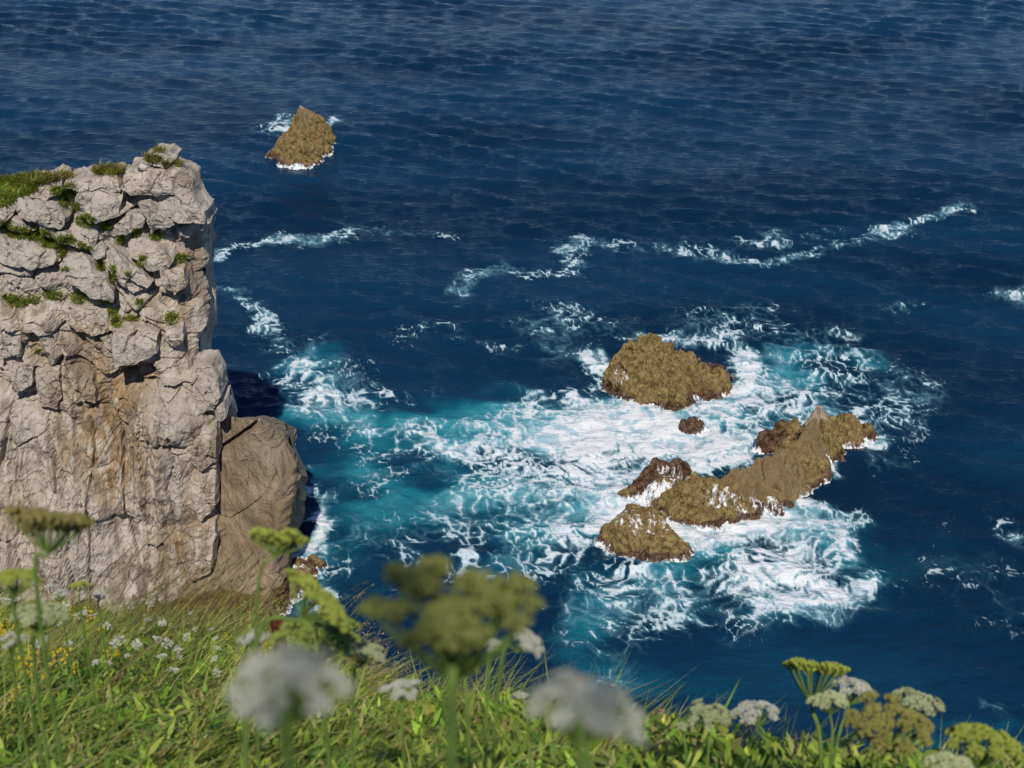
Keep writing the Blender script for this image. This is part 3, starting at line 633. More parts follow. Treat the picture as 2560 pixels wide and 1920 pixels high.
# block with the flat sloping top
sea_rock("sea_rock", "broad pitted brown rock with a sloping top, standing above the small round rock",
   [[(1362,748,2.3,2.1,.9),(1405,746,2.35,2.9,.9),(1450,756,2.15,3.1,.9),(1505,772,1.7,2.7,1.0)], [(1400,785,1.9,2.4,1.5),(1345,800,1.2,1.6,1.0)], [(1450,800,1.7,2.4,1.4),(1500,815,.9,1.4,1.0)], [(1540,785,1.0,1.5,1.1),(1568,800,.4,1.0,.9)]],
   0, pits=.21, step=.05, seed=2, prof=1.9, blocky=.45, crag=.25, froth=[(1340,840,.4,.7,.6,.5),(1572,795,.3,.6,.5,.55)])
sea_rock("sea_rock", "long brown reef with a pale peak, water pouring off its near side",
   [[(1762,889,2.7,1.7,1.2),(1790,903,2.1,1.5,1.0)], [(1768,905,2.2,1.5,1.0),(1740,935,2.1,1.9,1.1),(1700,968,2.0,2.2,1.0),(1640,1000,1.9,2.4,1.0),(1585,1028,1.7,2.3,1.0),(1535,1048,1.5,2.2,1.3),(1480,1056,1.2,2.0,1.4),(1425,1048,.95,1.2,1.3),(1355,1056,.5,.7,1.0)],
    [(1800,900,1.6,1.3,.9),(1840,910,1.1,1.3,.8),(1885,930,.45,.9,.6)], [(1725,905,1.5,1.1,.7),(1690,925,1.2,1.0,.7),(1650,948,.75,.9,.7)],
    [(1530,1050,.9,1.5,1.0),(1465,1012,1.0,1.2,.8),(1430,1010,1.0,1.2,.8),(1385,1030,.6,1.1,.8),(1350,1060,.4,.9,.7)], [(1420,1062,.35,1.1,.9),(1500,1085,.5,1.2,1.0),(1570,1085,.7,1.3,1.0)]],
   0, pits=.19, step=.05, seed=3, prof=1.12, blocky=.42, crag=.34, bare=[(1660,1010,1.6,2.6,1.6,1),(1745,945,1.8,1.3,1.2,.9),(1600,1045,1.3,1.6,1.0,.7)], peak=[(1762,899,2.4,.8,.6,.75)],
   froth=[(1460,1050,.6,1.3,.8,.50),(1400,1085,.1,2.0,.5,.8),(1560,1112,.2,1.8,.5,.58),(1660,1100,.2,1.5,.45,.57),(1440,1030,.7,.9,.6,.5),(1790,1000,.3,.35,.4,.75)])
sea_rock("sea_rock", "small round reddish rock alone in the white water", [[(1490,905,.75,.8,.55),(1512,908,.55,.6,.5)], [(1475,920,.35,.5,.4)]], 0, pits=.16, step=.04, seed=4, prof=2.2, blocky=.08)
sea_rock("sea_rock", "low dark rock veiled by running water, nearest of the reef", [[(1335,1135,.8,1.3,.9),(1370,1118,1.3,1.9,1.0),(1410,1122,1.4,2.0,1.0),(1450,1145,1.0,1.6,.9)], [(1440,1165,.7,1.3,.9)]], 0, pits=.17, step=.045, seed=5, prof=2.0,
   froth=[(1370,1165,.5,.5,.8,.55),(1405,1170,.5,.35,.8,.55),(1430,1165,.6,.3,.7,.53),(1345,1160,.3,.5,.5,.55)], blocky=.35)
sea_rock("sea_rock", "wave washed brown rock beside the cliff foot", [[(680,1205,.5,.7,.6),(690,1215,.3,.5,.5)]], 0, pits=.14, step=.05, seed=6, blocky=.1)
sea_rock("sea_rock", "low algae covered ledge of rock awash under the buttress", [[(655,1210,.5,1.0,.9),(620,1245,.7,1.3,1.1),(580,1275,.8,1.3,1.2),(520,1300,.7,1.2,1.4)]], 0, pits=.16, step=.06, seed=7, blocky=.2, froth=[(640,1235,.5,.8,.5,.6),(660,1205,.4,.5,.5,.6)])

# ------------------------------------------------------------------ ribbons: blades, leaves, petals
def ribbons(p0, p1, p2, width, side, segs=4, taper=1.6, fold=0.0):
    """curved strips along the quadratic p0 p1 p2 ; returns verts, quads"""
    n = len(p0); t = np.linspace(0, 1, segs + 1)[None, :, None]
    c = (1 - t) ** 2 * p0[:, None] + 2 * t * (1 - t) * p1[:, None] + t ** 2 * p2[:, None]
    w = (width[:, None, None] * 0.5) * (np.clip(1 - t ** taper, 0.03, 1)) * np.clip(0.35 + t * 4, 0, 1)
    s = side[:, None, :]
    L = c - s * w; Rr = c + s * w
    v = np.stack([L, Rr], 2).reshape(n, -1, 3)
    k = np.arange(segs) * 2; q1 = np.stack([k, k + 1, k + 3, k + 2], 1)
    q = (np.arange(n)[:, None, None] * (segs + 1) * 2 + q1[None]).reshape(-1, 4)
    return v.reshape(-1, 3), q
def plant_material(name, trans=0.35, attr_name="col", rough=0.55, noise_amt=0.35, scale=14):
    m = NT(name); c = m.at(attr_name, 'Color'); p = m.pos()
    c = m.mix(m.range(m.noise(p, scale, 2, .5), .35, .65, 0, noise_amt), c, m.mix(1.0, c, (0.55, 0.5, 0.45), 'MULTIPLY'))
    d = m.principled(c, rough, None, 0.3); t = m.n('BsdfTranslucent'); m.put(t.inputs[0], m.mix(1.0, c, (1.0, 1.0, 0.55), 'MULTIPLY'))
    mx = m.n('MixShader'); mx.inputs[0].default_value = trans; m.t.links.new(d, mx.inputs[1]); m.t.links.new(t.outputs[0], mx.inputs[2])
    return m.done(mx.outputs[0])
M_GRASS = plant_material("grass_blades", .45)
def pick_colors(n, table, rng, vary=0.25):
    w = np.array([t[1] for t in table]); c = np.array([t[0] for t in table])
    k = rng.choice(len(table), n, p=w / w.sum()); out = c[k] * (1 + vary * rng.normal(size=(n, 1))).clip(.45, 1.8)
    return out * (1 + 0.08 * rng.normal(size=(n, 3)))
def blades_mesh(name, base, up, lean, length, width, colors, rng, segs=4, taper=1.6):
    n = len(base); p1 = base + up * (length * 0.55)[:, None]; p2 = base + up * (length * 0.8)[:, None] + lean * length[:, None]
    a = rng.random(n) * 2 * PI; side = np.stack([np.cos(a), np.sin(a), 0 * a], 1)
    v, q = ribbons(base, p1, p2, width, side, segs, taper)
    return v, q, np.repeat(colors, (segs + 1) * 2, 0)
def join(parts):
    off = 0; V = []; Q = []; C = []
    for v, q, c in parts: V.append(v); Q.append(q + off); C.append(c); off += len(v)
    return np.concatenate(V), np.concatenate(Q), np.concatenate(C)

# ------------------------------------------------------------------ grass on the cliff ledges
from mathutils.bvhtree import BVHTree
def cliff_bvh():
    V = []; Fc = []; off = 0
    for o in [CLIFF] + list(CLIFF.children):
        me = o.data; v = np.empty(len(me.vertices) * 3, np.float32); me.vertices.foreach_get("co", v); v = v.reshape(-1, 3)
        l = np.empty(len(me.loops), np.int32); me.loops.foreach_get("vertex_index", l); V.append(v); Fc.append(l.reshape(-1, 4) + off); off += len(v)
    V = np.concatenate(V); Fc = np.concatenate(Fc); ok = (V[Fc[:, 0], 2] > 8) & (V[Fc[:, 0], 1] < 60) & (V[Fc[:, 0], 0] > -26)
    return BVHTree.FromPolygons(V.tolist(), Fc[ok].tolist())
LEDGES = [(20,405,62,24,1300),(80,388,45,11,500),(5,432,30,18,300),(235,370,35,10,350),(140,382,20,7,90),(330,346,18,8,100),(357,357,8,6,40),(384,357,9,5,40),(345,327,12,4,40),
 (150,415,14,18,130),(140,437,12,12,80),(122,415,14,10,80),(163,450,10,8,60),(185,480,22,14,180),(227,490,12,10,90),(10,490,15,12,100),(40,505,25,13,220),(80,510,30,13,260),
 (115,525,30,13,260),(135,545,10,14,130),(145,520,20,10,110),(175,535,14,8,60),(192,540,8,6,40),(218,575,10,12,100),(243,595,9,20,130),(294,505,11,10,90),(335,512,14,10,90),
 (260,520,10,12,70),(308,560,8,6,40),(303,573,8,6,40),(390,560,15,10,80),(140,583,7,5,30),(275,595,5,5,30),(115,640,20,10,140),(170,645,16,13,150),(40,655,25,10,130),(20,645,15,8,70),
 (75,650,15,8,60),(250,695,10,14,130),(240,675,8,8,60),(285,690,18,5,70),(370,690,14,14,110),(230,655,15,6,60),(300,655,8,6,40),(82,760,6,5,25),(-60,405,40,20,150)]
def build_cliff_grass():
    rng = np.random.default_rng(3); bvh = cliff_bvh(); B = []; K = []
    for (px, py, rx, ry, n) in LEDGES:
        top = py < 400
        for _ in range(int(n * 1.5)):
            r = math.sqrt(rng.random()); a = rng.random() * 2 * PI
            d = ray(px + rx * r * math.cos(a), py + ry * r * math.sin(a)); h = bvh.ray_cast(Vector(EYE), Vector(d))
            if h[0] is not None: B.append(h[0]); K.append(top)
    B = np.array(B); K = np.array(K); n = len(B)
    col = pick_colors(n, [((.34,.45,.06), 5), ((.45,.50,.10), 3), ((.22,.33,.045), 2), ((.52,.46,.18), 1.4)], rng)
    straw = K & (rng.random(n) < .45); col[straw] = np.array((.42, .31, .14)) * (1 + .25 * rng.normal(size=(straw.sum(), 1)))
    up = np.stack([rng.normal(size=n) * .35, -0.45 + rng.normal(size=n) * .3, np.ones(n)], 1); up /= np.linalg.norm(up, axis=1)[:, None]
    lean = np.stack([.25 + rng.normal(size=n) * .3, -.25 + rng.normal(size=n) * .25, -.1 + .2 * rng.random(n)], 1)
    ln = (0.22 + .24 * rng.random(n)) * (1 + 0.35 * K)
    v, q, c = blades_mesh("cliff_grass", B - up * .04, up, lean, ln, .045 + .04 * rng.random(n), col, rng, 3)
    me = mesh_from("cliff_grass", v, q, smooth=False); cattr(me, "col", c)
    tag(add("cliff_grass", me, M_GRASS), "green grass tufts on the ledges of the pale cliff", "grass", kind="stuff")
build_cliff_grass()

# ------------------------------------------------------------------ the grassy slope in front
GE = [(-900,1300,9.5),(-300,1335,8.6),(0,1352,8.0),(250,1372,7.4),(450,1400,6.8),(600,1462,5.8),(750,1545,4.7),(880,1600,3.9),(1000,1640,3.4),(1200,1668,3.0),(1500,1718,2.8),(1900,1785,2.6),(2300,1830,2.5),(3000,1800,2.6)]
_ga = []; _gd = []; _gz = []
for (a, b, d) in GE:
    r_ = ray(a, b); hh = math.hypot(r_[0], r_[1]); _ga.append(math.atan2(r_[0], r_[1])); _gd.append(d); _gz.append(EYE[2] + r_[2] / hh * d)
_ga = [-PI, -2.1, -1.5] + _ga + [1.6, 2.2, PI]; _gd = [60, 60, 10] + _gd + [2.8, 60, 60]; _gz = [47, 47, 35] + _gz + [37.4, 47, 47]
FOOT = EYE[2] - 0.92
def ground_z(x, y):
    a = np.arctan2(x, y); d = np.hypot(x, y); de = np.interp(a, _ga, _gd); ze = np.interp(a, _ga, _gz)
    t = d / de; z = FOOT + (ze - FOOT) * np.minimum(t, 1) - np.clip(d - de, 0, None) * 3.2
    P = np.stack([x, y, 0 * x], -1)
    return z + 0.07 * fbm(P, 1.3, 3, 301) * np.clip(d, 0, 1)
def build_slope():
    A = np.concatenate([np.linspace(-PI, -0.7, 40)[:-1], np.linspace(-0.7, 0.7, 160), np.linspace(0.7, PI, 40)[1:]])
    t = np.concatenate([np.linspace(0.01, 1, 46), np.linspace(1.02, 3.0, 40)])
    T, AA = np.meshgrid(t, A, indexing='ij'); de = np.interp(AA, _ga, _gd)
    d = np.where(T <= 1, de * T, de + (T - 1) * 8.0)
    x, y = d * np.sin(AA), d * np.cos(AA); V = np.stack([x, y, ground_z(x, y)], -1)
    me = mesh_from("grassy_slope", V, grid_quads(*x.shape)[:, ::-1])
    m = NT("turf"); p = m.pos(); n = m.noise(p, 6, 5, .6)
    c = m.mix(m.range(n, .35, .65), (0.030, 0.045, 0.012), (0.075, 0.085, 0.026)); c = m.mix(m.range(m.noise(p, 22, 3, .6), .5, .7, 0, .6), c, (.10, .07, .035))
    rk = m.n('SeparateXYZ'); m.put(rk.inputs[0], m.n('NewGeometry').outputs['Normal'])
    c = m.mix(m.range(rk.outputs[2], .55, .40), c, (0.30, 0.25, 0.19))
    m.done(m.principled(c, .95, m.bump(n, .8, .05), .1))
    tag(add("grassy_slope", me, m.m), kind="structure")
build_slope()
def hit_ground(px, py, lift=0.0):
    d = ray(px, py); P = EYE + d * np.arange(0.6, 13, 0.03)[:, None]
    k = np.nonzero(P[:, 2] < ground_z(P[:, 0], P[:, 1]) + lift)[0]
    return P[k[0]] if len(k) else EYE + d * 8.0
def build_meadow():
    rng = np.random.default_rng(21); parts = []
    def scatter(n, dmin, amin=-.62, amax=.62, over=.12):
        a = rng.uniform(amin, amax, n * 2); de = np.interp(a, _ga, _gd); f = np.sqrt(rng.random(n * 2)); d = f * (de + over)
        k = d > dmin; a, d = a[k][:n], d[k][:n]; x, y = d * np.sin(a), d * np.cos(a); z = ground_z(x, y)
        return np.stack([x, y, z], 1), d, a
    def lush(B):                                                        # 0 open long grass, 1 leafy herbs
        px, py = to_px(B); return sstep(1380, 1560, py + 60 * noise(B, 1.1, 3)), px, py
    # long wind-combed grass
    B, d, a = scatter(62000, 1.3); L, px, py = lush(B); keep = rng.random(len(B)) > .35 * L * (px < 900); B, d, L, px, py = B[keep], d[keep], L[keep], px[keep], py[keep]; n = len(B)
    P3 = np.stack([B[:, 0], B[:, 1], 0 * d], 1); tuft = fbm(P3, 1.6, 2, 9)
    col = pick_colors(n, [((.37,.43,.06), 5), ((.52,.53,.13), 3.8), ((.19,.30,.04), 2.6), ((.52,.46,.20), 2.0), ((.38,.26,.14), 0.9)], rng)
    col *= (1 + .45 * tuft)[:, None].clip(.5, 1.6)
    right = px > 1250
    up = np.stack([.25 + rng.normal(size=n) * .22, .10 + rng.normal(size=n) * .22, np.ones(n)], 1); up /= np.linalg.norm(up, axis=1)[:, None]
    lean = np.stack([.42 + rng.normal(size=n) * .42, .05 + rng.normal(size=n) * .38, -.12 + .38 * rng.random(n)], 1)
    ln = (.15 + .17 * rng.random(n) ** 1.5) * (1 + .35 * tuft).clip(.5, 1.5); ln *= np.where(right, .72, 1.0); ln *= np.interp(d, [1.3, 3], [.6, 1])
    parts.append(blades_mesh("g", B, up, lean, ln, .0045 + .0040 * rng.random(n), col, rng, 4))
    # long arching blades in clumps
    B, d, a = scatter(5500, 2.0); tuft = fbm(np.stack([B[:, 0], B[:, 1], 0 * d], 1), 2.2, 2, 19); px, py = to_px(B); k = (tuft > -.05) & (px < 1000); B = B[k]; n = len(B)
    col = pick_colors(n, [((.34,.42,.10), 4), ((.22,.33,.05), 4), ((.46,.44,.20), 2), ((.38,.28,.16), 1)], rng)
    up = np.stack([.35 + rng.normal(size=n) * .2, .1 + rng.normal(size=n) * .2, np.ones(n)], 1); up /= np.linalg.norm(up, axis=1)[:, None]
    lean = np.stack([.75 + rng.normal(size=n) * .25, .0 + rng.normal(size=n) * .25, -.25 + .35 * rng.random(n)], 1)
    parts.append(blades_mesh("g", B, up, lean, .22 + .20 * rng.random(n), .007 + .006 * rng.random(n), col, rng, 5))
    # broad strap leaves low down
    B, d, a = scatter(8000, 1.6); L, px, py = lush(B); k = rng.random(len(B)) < .25 + .75 * L; B = B[k]; n = len(B)
    col = pick_colors(n, [((.15,.28,.035), 4), ((.22,.33,.055), 3), ((.10,.20,.025), 2)], rng)
    up = np.stack([.1 + rng.normal(size=n) * .5, rng.normal(size=n) * .5, np.ones(n)], 1); up /= np.linalg.norm(up, axis=1)[:, None]
    lean = np.stack([.2 + rng.normal(size=n) * .45, rng.normal(size=n) * .45, -.1 + .3 * rng.random(n)], 1)
    parts.append(blades_mesh("g", B, up, lean, .10 + .13 * rng.random(n), .010 + .010 * rng.random(n), col, rng, 5, 2.4))
    v, q, c = join(parts); me = mesh_from("meadow_grass", v, q); cattr(me, "col", c)
    tag(add("meadow_grass", me, M_GRASS), "long wind-combed green grass on the near slope", "grass", kind="stuff")
    # low herbs with small leaves
    B, d, a = scatter(8000, 1.5); L, px, py = lush(B); k = (rng.random(len(B)) < (.22 + .78 * L)); B = B[k]; m = len(B); parts = []
    k_ = 16; bb = np.repeat(B, k_, 0); n = len(bb); hgt = np.repeat(.08 + .17 * rng.random(m), k_); s = rng.random(n)
    st = bb + np.stack([rng.normal(size=n) * .018, rng.normal(size=n) * .018, hgt * s], 1)
    an = rng.random(n) * 2 * PI; out = np.stack([np.cos(an), np.sin(an), .3 + .5 * rng.random(n)], 1)
    ll = .026 + .038 * rng.random(n); p2 = st + out * ll[:, None]; p1 = st + out * (ll * .5)[:, None] + np.array((0, 0, .008))
    side = np.cross(out, np.array((0, 0, 1.0))); side /= np.linalg.norm(side, axis=1)[:, None]
    v, q = ribbons(st, p1, p2, .010 + .011 * rng.random(n), side, 3, 2.2)
    col = np.repeat(pick_colors(m, [((.26,.39,.045), 5), ((.40,.47,.09), 3), ((.12,.24,.03), 2), ((.40,.38,.13), 1), ((.36,.26,.12), .25)], rng), k_, 0) * (1 + .2 * rng.normal(size=(n, 1))).clip(.5, 1.5)
    me = mesh_from("low_herbs", v, q); cattr(me, "col", np.repeat(col, 8, 0))
    tag(add("low_herbs", me, M_GRASS), "low small-leaved herbs under the flower stems", "herbs", kind="stuff")
    # flowering grass with feathery brown heads
    n = 420; pxs = np.concatenate([rng.uniform(180, 520, 200), rng.uniform(0, 760, 150), rng.uniform(1380, 2200, 70)])
    pys = np.concatenate([rng.uniform(1290, 1460, 200), rng.uniform(1330, 1600, 150), rng.uniform(1640, 1760, 70)])
    B = np.array([hit_ground(a, b) for a, b in zip(pxs, pys)]); dist = np.linalg.norm(B - EYE, axis=1)
    ln = (.22 + .20 * rng.random(n)) * np.where(pxs > 1300, .62, 1)
    up = np.stack([.35 + rng.normal(size=n) * .15, .1 + rng.normal(size=n) * .12, np.ones(n)], 1); up /= np.linalg.norm(up, axis=1)[:, None]
    lean = np.stack([.42 + rng.normal(size=n) * .12, .05 + rng.normal(size=n) * .1, .05 + .1 * rng.random(n)], 1)
    colg = pick_colors(n, [((.20,.20,.07), 3), ((.24,.15,.08), 2), ((.26,.25,.09), 2)], rng)
    parts = [blades_mesh("s", B, up, lean, ln, np.full(n, .0032), colg, rng, 5, 6)]
    p0, p1, p2 = B, B + up * (ln * .55)[:, None], B + up * (ln * .8)[:, None] + lean * ln[:, None]
    reps = 26; t = (.66 + .34 * rng.random((n, reps)))[..., None]
    c = (1 - t) ** 2 * p0[:, None] + 2 * t * (1 - t) * p1[:, None] + t ** 2 * p2[:, None]; dr = 2 * (1 - t) * (p1 - p0)[:, None] + 2 * t * (p2 - p1)[:, None]; dr /= np.linalg.norm(dr, axis=-1, keepdims=True)
    c = c.reshape(-1, 3); dr = dr.reshape(-1, 3); k = len(c); o = dr + .45 * rng.normal(size=(k, 3)); l = .014 + .016 * rng.random(k)
    side = np.cross(o, rng.normal(size=(k, 3))); side /= np.linalg.norm(side, axis=1)[:, None]
    v, q = ribbons(c, c + o * (l * .5)[:, None], c + o * l[:, None], np.full(k, .0034), side, 2, 2)
    parts.append((v, q, np.repeat(np.repeat(colg * 1.15, reps, 0), 6, 0)))
    v, q, c = join(parts); me = mesh_from("flowering_grass", v, q); cattr(me, "col", c)
    tag(add("flowering_grass", me, M_GRASS), "tall grass stalks with feathery brownish heads bending over", "grass", kind="stuff")
build_meadow()

# ------------------------------------------------------------------ wild carrot umbels
def flat_material(name, col, col2, trans=.25, scale=60):
    m = NT(name); p = m.n('TexCoord').outputs['Object']
    r = m.n('ObjectInfo').outputs['Random']
    c = m.mix(m.range(m.noise(p, scale, 2, .6), .38, .62), col, col2); c = m.mix(m.math('MULTIPLY', r, .35), c, m.mix(1.0, c, (.7, .72, .6), 'MULTIPLY'))
    d = m.principled(c, .7, None, .2); t = m.n('BsdfTranslucent'); m.put(t.inputs[0], c)
    mx = m.n('MixShader'); mx.inputs[0].default_value = trans; m.t.links.new(d, mx.inputs[1]); m.t.links.new(t.outputs[0], mx.inputs[2]); return m.done(mx.outputs[0])
HEADS = {
 'white': flat_material("white_florets", (.82,.80,.72), (.62,.64,.48)), 'cream': flat_material("cream_florets", (.68,.69,.46), (.44,.52,.21)),
 'green': flat_material("green_buds", (.34,.40,.095), (.20,.27,.045)), 'lime': flat_material("lime_buds", (.47,.51,.11), (.30,.37,.055)),
 'tan': flat_material("tan_seeds", (.36,.34,.10), (.26,.25,.065)), 'olive': flat_material("olive_buds", (.29,.31,.085), (.17,.19,.045)),
 'russet': flat_material("russet_buds", (.33,.21,.11), (.25,.30,.06))}
M_STEM = flat_material("green_stalk", (.17,.26,.055), (.13,.20,.04), .15, 30)
def ico(sub=1):
    bm = bmesh.new(); bmesh.ops.create_icosphere(bm, subdivisions=sub, radius=1); bm.verts.ensure_lookup_table()
    v = np.array([w.co[:] for w in bm.verts]); f = np.array([[w.index for w in p.verts] for p in bm.faces]); bm.free(); return v, f
ICO_V, ICO_F = ico(1)
def umbellet_mesh(style, seed):
    rng = np.random.default_rng(seed); V = []; T = []; off = 0
    n = {'open': 46, 'bud': 34, 'small': 12}[style]
    for i in range(n):
        f = math.sqrt((i + .5) / n); a = i * 2.39996 + rng.normal() * .25
        x, y = f * math.cos(a), f * math.sin(a)
        if style == 'open':
            z = .22 * (1 - f * f) + rng.normal() * .05; s = np.array((.125, .125, .06)) * (.8 + .5 * rng.random())
        else:
            z = .42 * (1 - f ** 2.2) + rng.normal() * .08; s = np.array((.155, .155, .20)) * (.8 + .5 * rng.random())
        v = ICO_V * s * (1 + .18 * rng.normal(size=(len(ICO_V), 1))); V.append(v + np.array((x, y, z))); T.append(ICO_F + off); off += len(v)
        # pedicel from the shared root
        k = 3; an = np.arange(k) * 2 * PI / k; ring = np.stack([np.cos(an), np.sin(an), 0 * an], 1) * .035
        b = np.array((0, 0, -.85)); t = np.array((x, y, z)); V.append(np.concatenate([b + ring, t + ring])); 
        T.append(np.array([(j, (j + 1) % k, k + (j + 1) % k) for j in range(k)] + [(j, k + (j + 1) % k, k + j) for j in range(k)]) + off); off += 2 * k
    return mesh_from("umbellet", np.concatenate(V), None, np.concatenate(T))
UMB = {s: [umbellet_mesh(s, 40 + k) for k in range(3)] for s in ('open', 'bud', 'small')}
_um_cache = {}
def umb_data(style, k, kind):
    key = (style, k, kind)
    if key not in _um_cache:
        me = UMB[style][k].copy(); me.materials.append(HEADS[kind]); _um_cache[key] = me
    return _um_cache[key]
def tube(pts, rad, sides=6):
    pts = np.asarray(pts, float); n = len(pts); rad = np.broadcast_to(rad, (n,)); d = np.gradient(pts, axis=0); d /= np.linalg.norm(d, axis=1)[:, None]
    a = np.cross(d, np.array((.31, .92, .2))); a /= np.linalg.norm(a, axis=1)[:, None]; b = np.cross(d, a); t = np.linspace(0, 2 * PI, sides, endpoint=False)
    V = pts[:, None] + rad[:, None, None] * (a[:, None] * np.cos(t)[None, :, None] + b[:, None] * np.sin(t)[None, :, None])
    return V.reshape(-1, 3), grid_quads(n, sides, wrap=True)
def umbel(label, px, py, rpx, dist, nrm, kind, n=18, style='bud', dome=.25, bowl=None, base=None, lift=None, group=None, spread=1.0, seed=0, cup=.62, rough=.05, us=1.0):
    """px, py: middle of the head; nrm: the way it faces; base: where the stalk is last seen"""
    rng = np.random.default_rng(seed * 7 + int(px)); c = along(px, py, dist); R = rpx / FPX * dist
    N = np.array(nrm, float); N /= np.linalg.norm(N); a = np.cross(N, (0, 1, .2)); a /= np.linalg.norm(a); b = np.cross(N, a)
    apex = c - N * R * cup
    if base is not None:
        q = along(base[0], base[1], dist * base[2] if len(base) > 2 else dist); low = q
    else: low = apex - N * R * 2.2 - np.array((0, 0, R * 2))
    foot = low + (low - apex) * .4; gz = float(ground_z(np.array([foot[0]]), np.array([foot[1]]))[0]); foot[2] = min(gz - .02, low[2] - .02)
    if math.hypot(foot[0], foot[1]) > np.interp(math.atan2(foot[0], foot[1]), _ga, _gd):                     # keep the root on the turf
        k_ = np.interp(math.atan2(foot[0], foot[1]), _ga, _gd) / math.hypot(foot[0], foot[1]) * .97
        foot[0] *= k_; foot[1] *= k_; foot[2] = float(ground_z(np.array([foot[0]]), np.array([foot[1]]))[0]) - .02
    root = bpy.data.objects.new("wild_carrot", None); COL.objects.link(root); root.location = foot; root.empty_display_size = .05
    tag(root, label, "flower", group or "wild carrot flower heads in front of the sea")
    ctrl = [apex, apex - N * R * .9 * .6 + (low - apex) * .15, low, foot]
    t = np.linspace(0, 1, 15)[:, None]; # smooth stalk through the seen points
    bez = (1 - t) ** 3 * ctrl[0] + 3 * t * (1 - t) ** 2 * ctrl[1] + 3 * t ** 2 * (1 - t) * (ctrl[2] + .35 * (ctrl[2] - ctrl[3])) + t ** 3 * ctrl[3]
    sr = max(.0022, min(.0045, R * .055)); v, q = tube(bez - foot, np.linspace(sr * .85, sr * 1.3, 15), 8)
    add("stem", mesh_from("stem", v, q), M_STEM, root)
    RV = []; RQ = []; off = 0
    for i in range(n):
        f = math.sqrt((i + .5) / n); an = i * 2.39996 + rng.normal() * .15; f2 = f * (1 + .09 * rng.normal()) * spread
        hgt = dome * (1 - f * f) if bowl is None else bowl * f * f
        pos = c + R * (f2 * .86) * (a * math.cos(an) + b * math.sin(an)) + N * R * (hgt - .05 + rough * rng.normal())
        out = N + .75 * f * (a * math.cos(an) + b * math.sin(an)) * (1 if bowl is None else .15) + .12 * rng.normal(size=3)
        out /= np.linalg.norm(out); s = us * R * (.92 / math.sqrt(n)) * (.75 + .5 * rng.random())
        o = bpy.data.objects.new("umbellet", umb_data(style, i % 3, kind)); COL.objects.link(o); o.parent = root
        o.matrix_local = Matrix.Translation(Vector(pos - foot)) @ Vector(out).to_track_quat('Z', 'Y').to_matrix().to_4x4() @ Matrix.Rotation(rng.random() * 6.28, 4, 'Z') @ Matrix.Diagonal((s, s, s, 1))
        tip = pos - out * s * .8; mid = (apex + tip) / 2 + (a * math.cos(an) + b * math.sin(an)) * R * .10 * f
        tt = np.linspace(0, 1, 5)[:, None]; cv = (1 - tt) ** 2 * apex + 2 * tt * (1 - tt) * mid + tt ** 2 * tip
        v, q = tube(cv - foot, R * .022 + .0002, 4); RV.append(v); RQ.append(q + off); off += len(v)
    add("rays", mesh_from("rays", np.concatenate(RV), np.concatenate(RQ)), M_STEM, root)
    return root
UP = (0, 0, 1); SIDE = (0, .62, .78)
umbel("large olive knobbly umbel in the middle, the biggest flower head", 978, 1318, 212, .78, (-.03, .16, .98), 'olive', 24, 'bud', 0, bowl=.16, base=(963, 1560, .98), cup=.80, seed=1, rough=.13, us=1.0)
umbel("grey white blurred umbel left of the big olive one", 625, 1485, 142, .55, (.05, .15, .98), 'white', 40, 'open', .50, base=(628, 1690, 1.0), seed=2, us=1.15)
umbel("grey white blurred umbel right of the big olive one", 1262, 1528, 135, .60, (.15, .30, .95), 'white', 24, 'open', .38, base=(1270, 1700, 1.0), seed=3, us=1.1)
umbel("fresh green flat umbel on a bent stalk before the brown buttress", 600, 1163, 58, 1.9, (.10, .62, .78), 'lime', 18, 'bud', .05, bowl=.14, base=(528, 1345, 1.04), seed=4, us=1.45)
umbel("yellow green umbel tilted away, its thick stalk slanting up from the grass", 692, 1292, 92, 1.7, (.62, .35, .55), 'lime', 20, 'bud', .10, base=(500, 1420, 1.02), seed=5)
umbel("pale green umbel low behind the slanting stalk", 690, 1372, 98, 2.0, (.1, .3, .95), 'green', 22, 'bud', .2, base=(700, 1480, 1.05), seed=6)
umbel("cream white umbel beside the big olive one, above the pink dry flowers", 785, 1405, 52, 2.2, (.1, .35, .93), 'cream', 16, 'open', .25, base=(750, 1500, 1.02), seed=7)
umbel("russet flat umbel standing against the cliff face", 113, 1128, 82, 1.6, (.08, .58, .80), 'russet', 22, 'bud', .06, bowl=.16, base=(65, 1300, 1.03), seed=8, us=1.5, cup=.8)
umbel("pale lime umbel at the edge under the russet one", 32, 1250, 56, 1.9, (.0, .3, .95), 'lime', 18, 'bud', .2, base=(35, 1380, 1.04), seed=9)
umbel("broad white green umbel under the pale lime one", 85, 1325, 62, 2.3, (.0, .3, .95), 'cream', 20, 'open', .25, base=(60, 1430, 1.03), seed=10)
umbel("small round white umbel over yellow flowers", 28, 1383, 33, 2.3, (.0, .3, .95), 'white', 14, 'open', .35, base=(25, 1470, 1.03), seed=11)
umbel("white umbel beside the rusty post", 548, 1378, 40, 2.2, (-.15, .4, .9), 'white', 16, 'open', .3, base=(505, 1440, 1.02), seed=13)
umbel("white umbel with loose clusters below the big olive one", 868, 1488, 46, 2.0, (.0, .2, .97), 'white', 15, 'open', .3, base=(870, 1600, 1.02), seed=14)
umbel("white umbel nodding out from behind the big olive one", 1140, 1385, 48, 1.7, (.55, .1, .7), 'white', 16, 'open', .35, base=(1060, 1470, 1.0), seed=15)
umbel("small pale umbel tucked behind the big olive one", 1068, 1392, 30, 1.75, (.0, .3, .9), 'white', 12, 'open', .3, base=(1045, 1480, 1.0), seed=16)
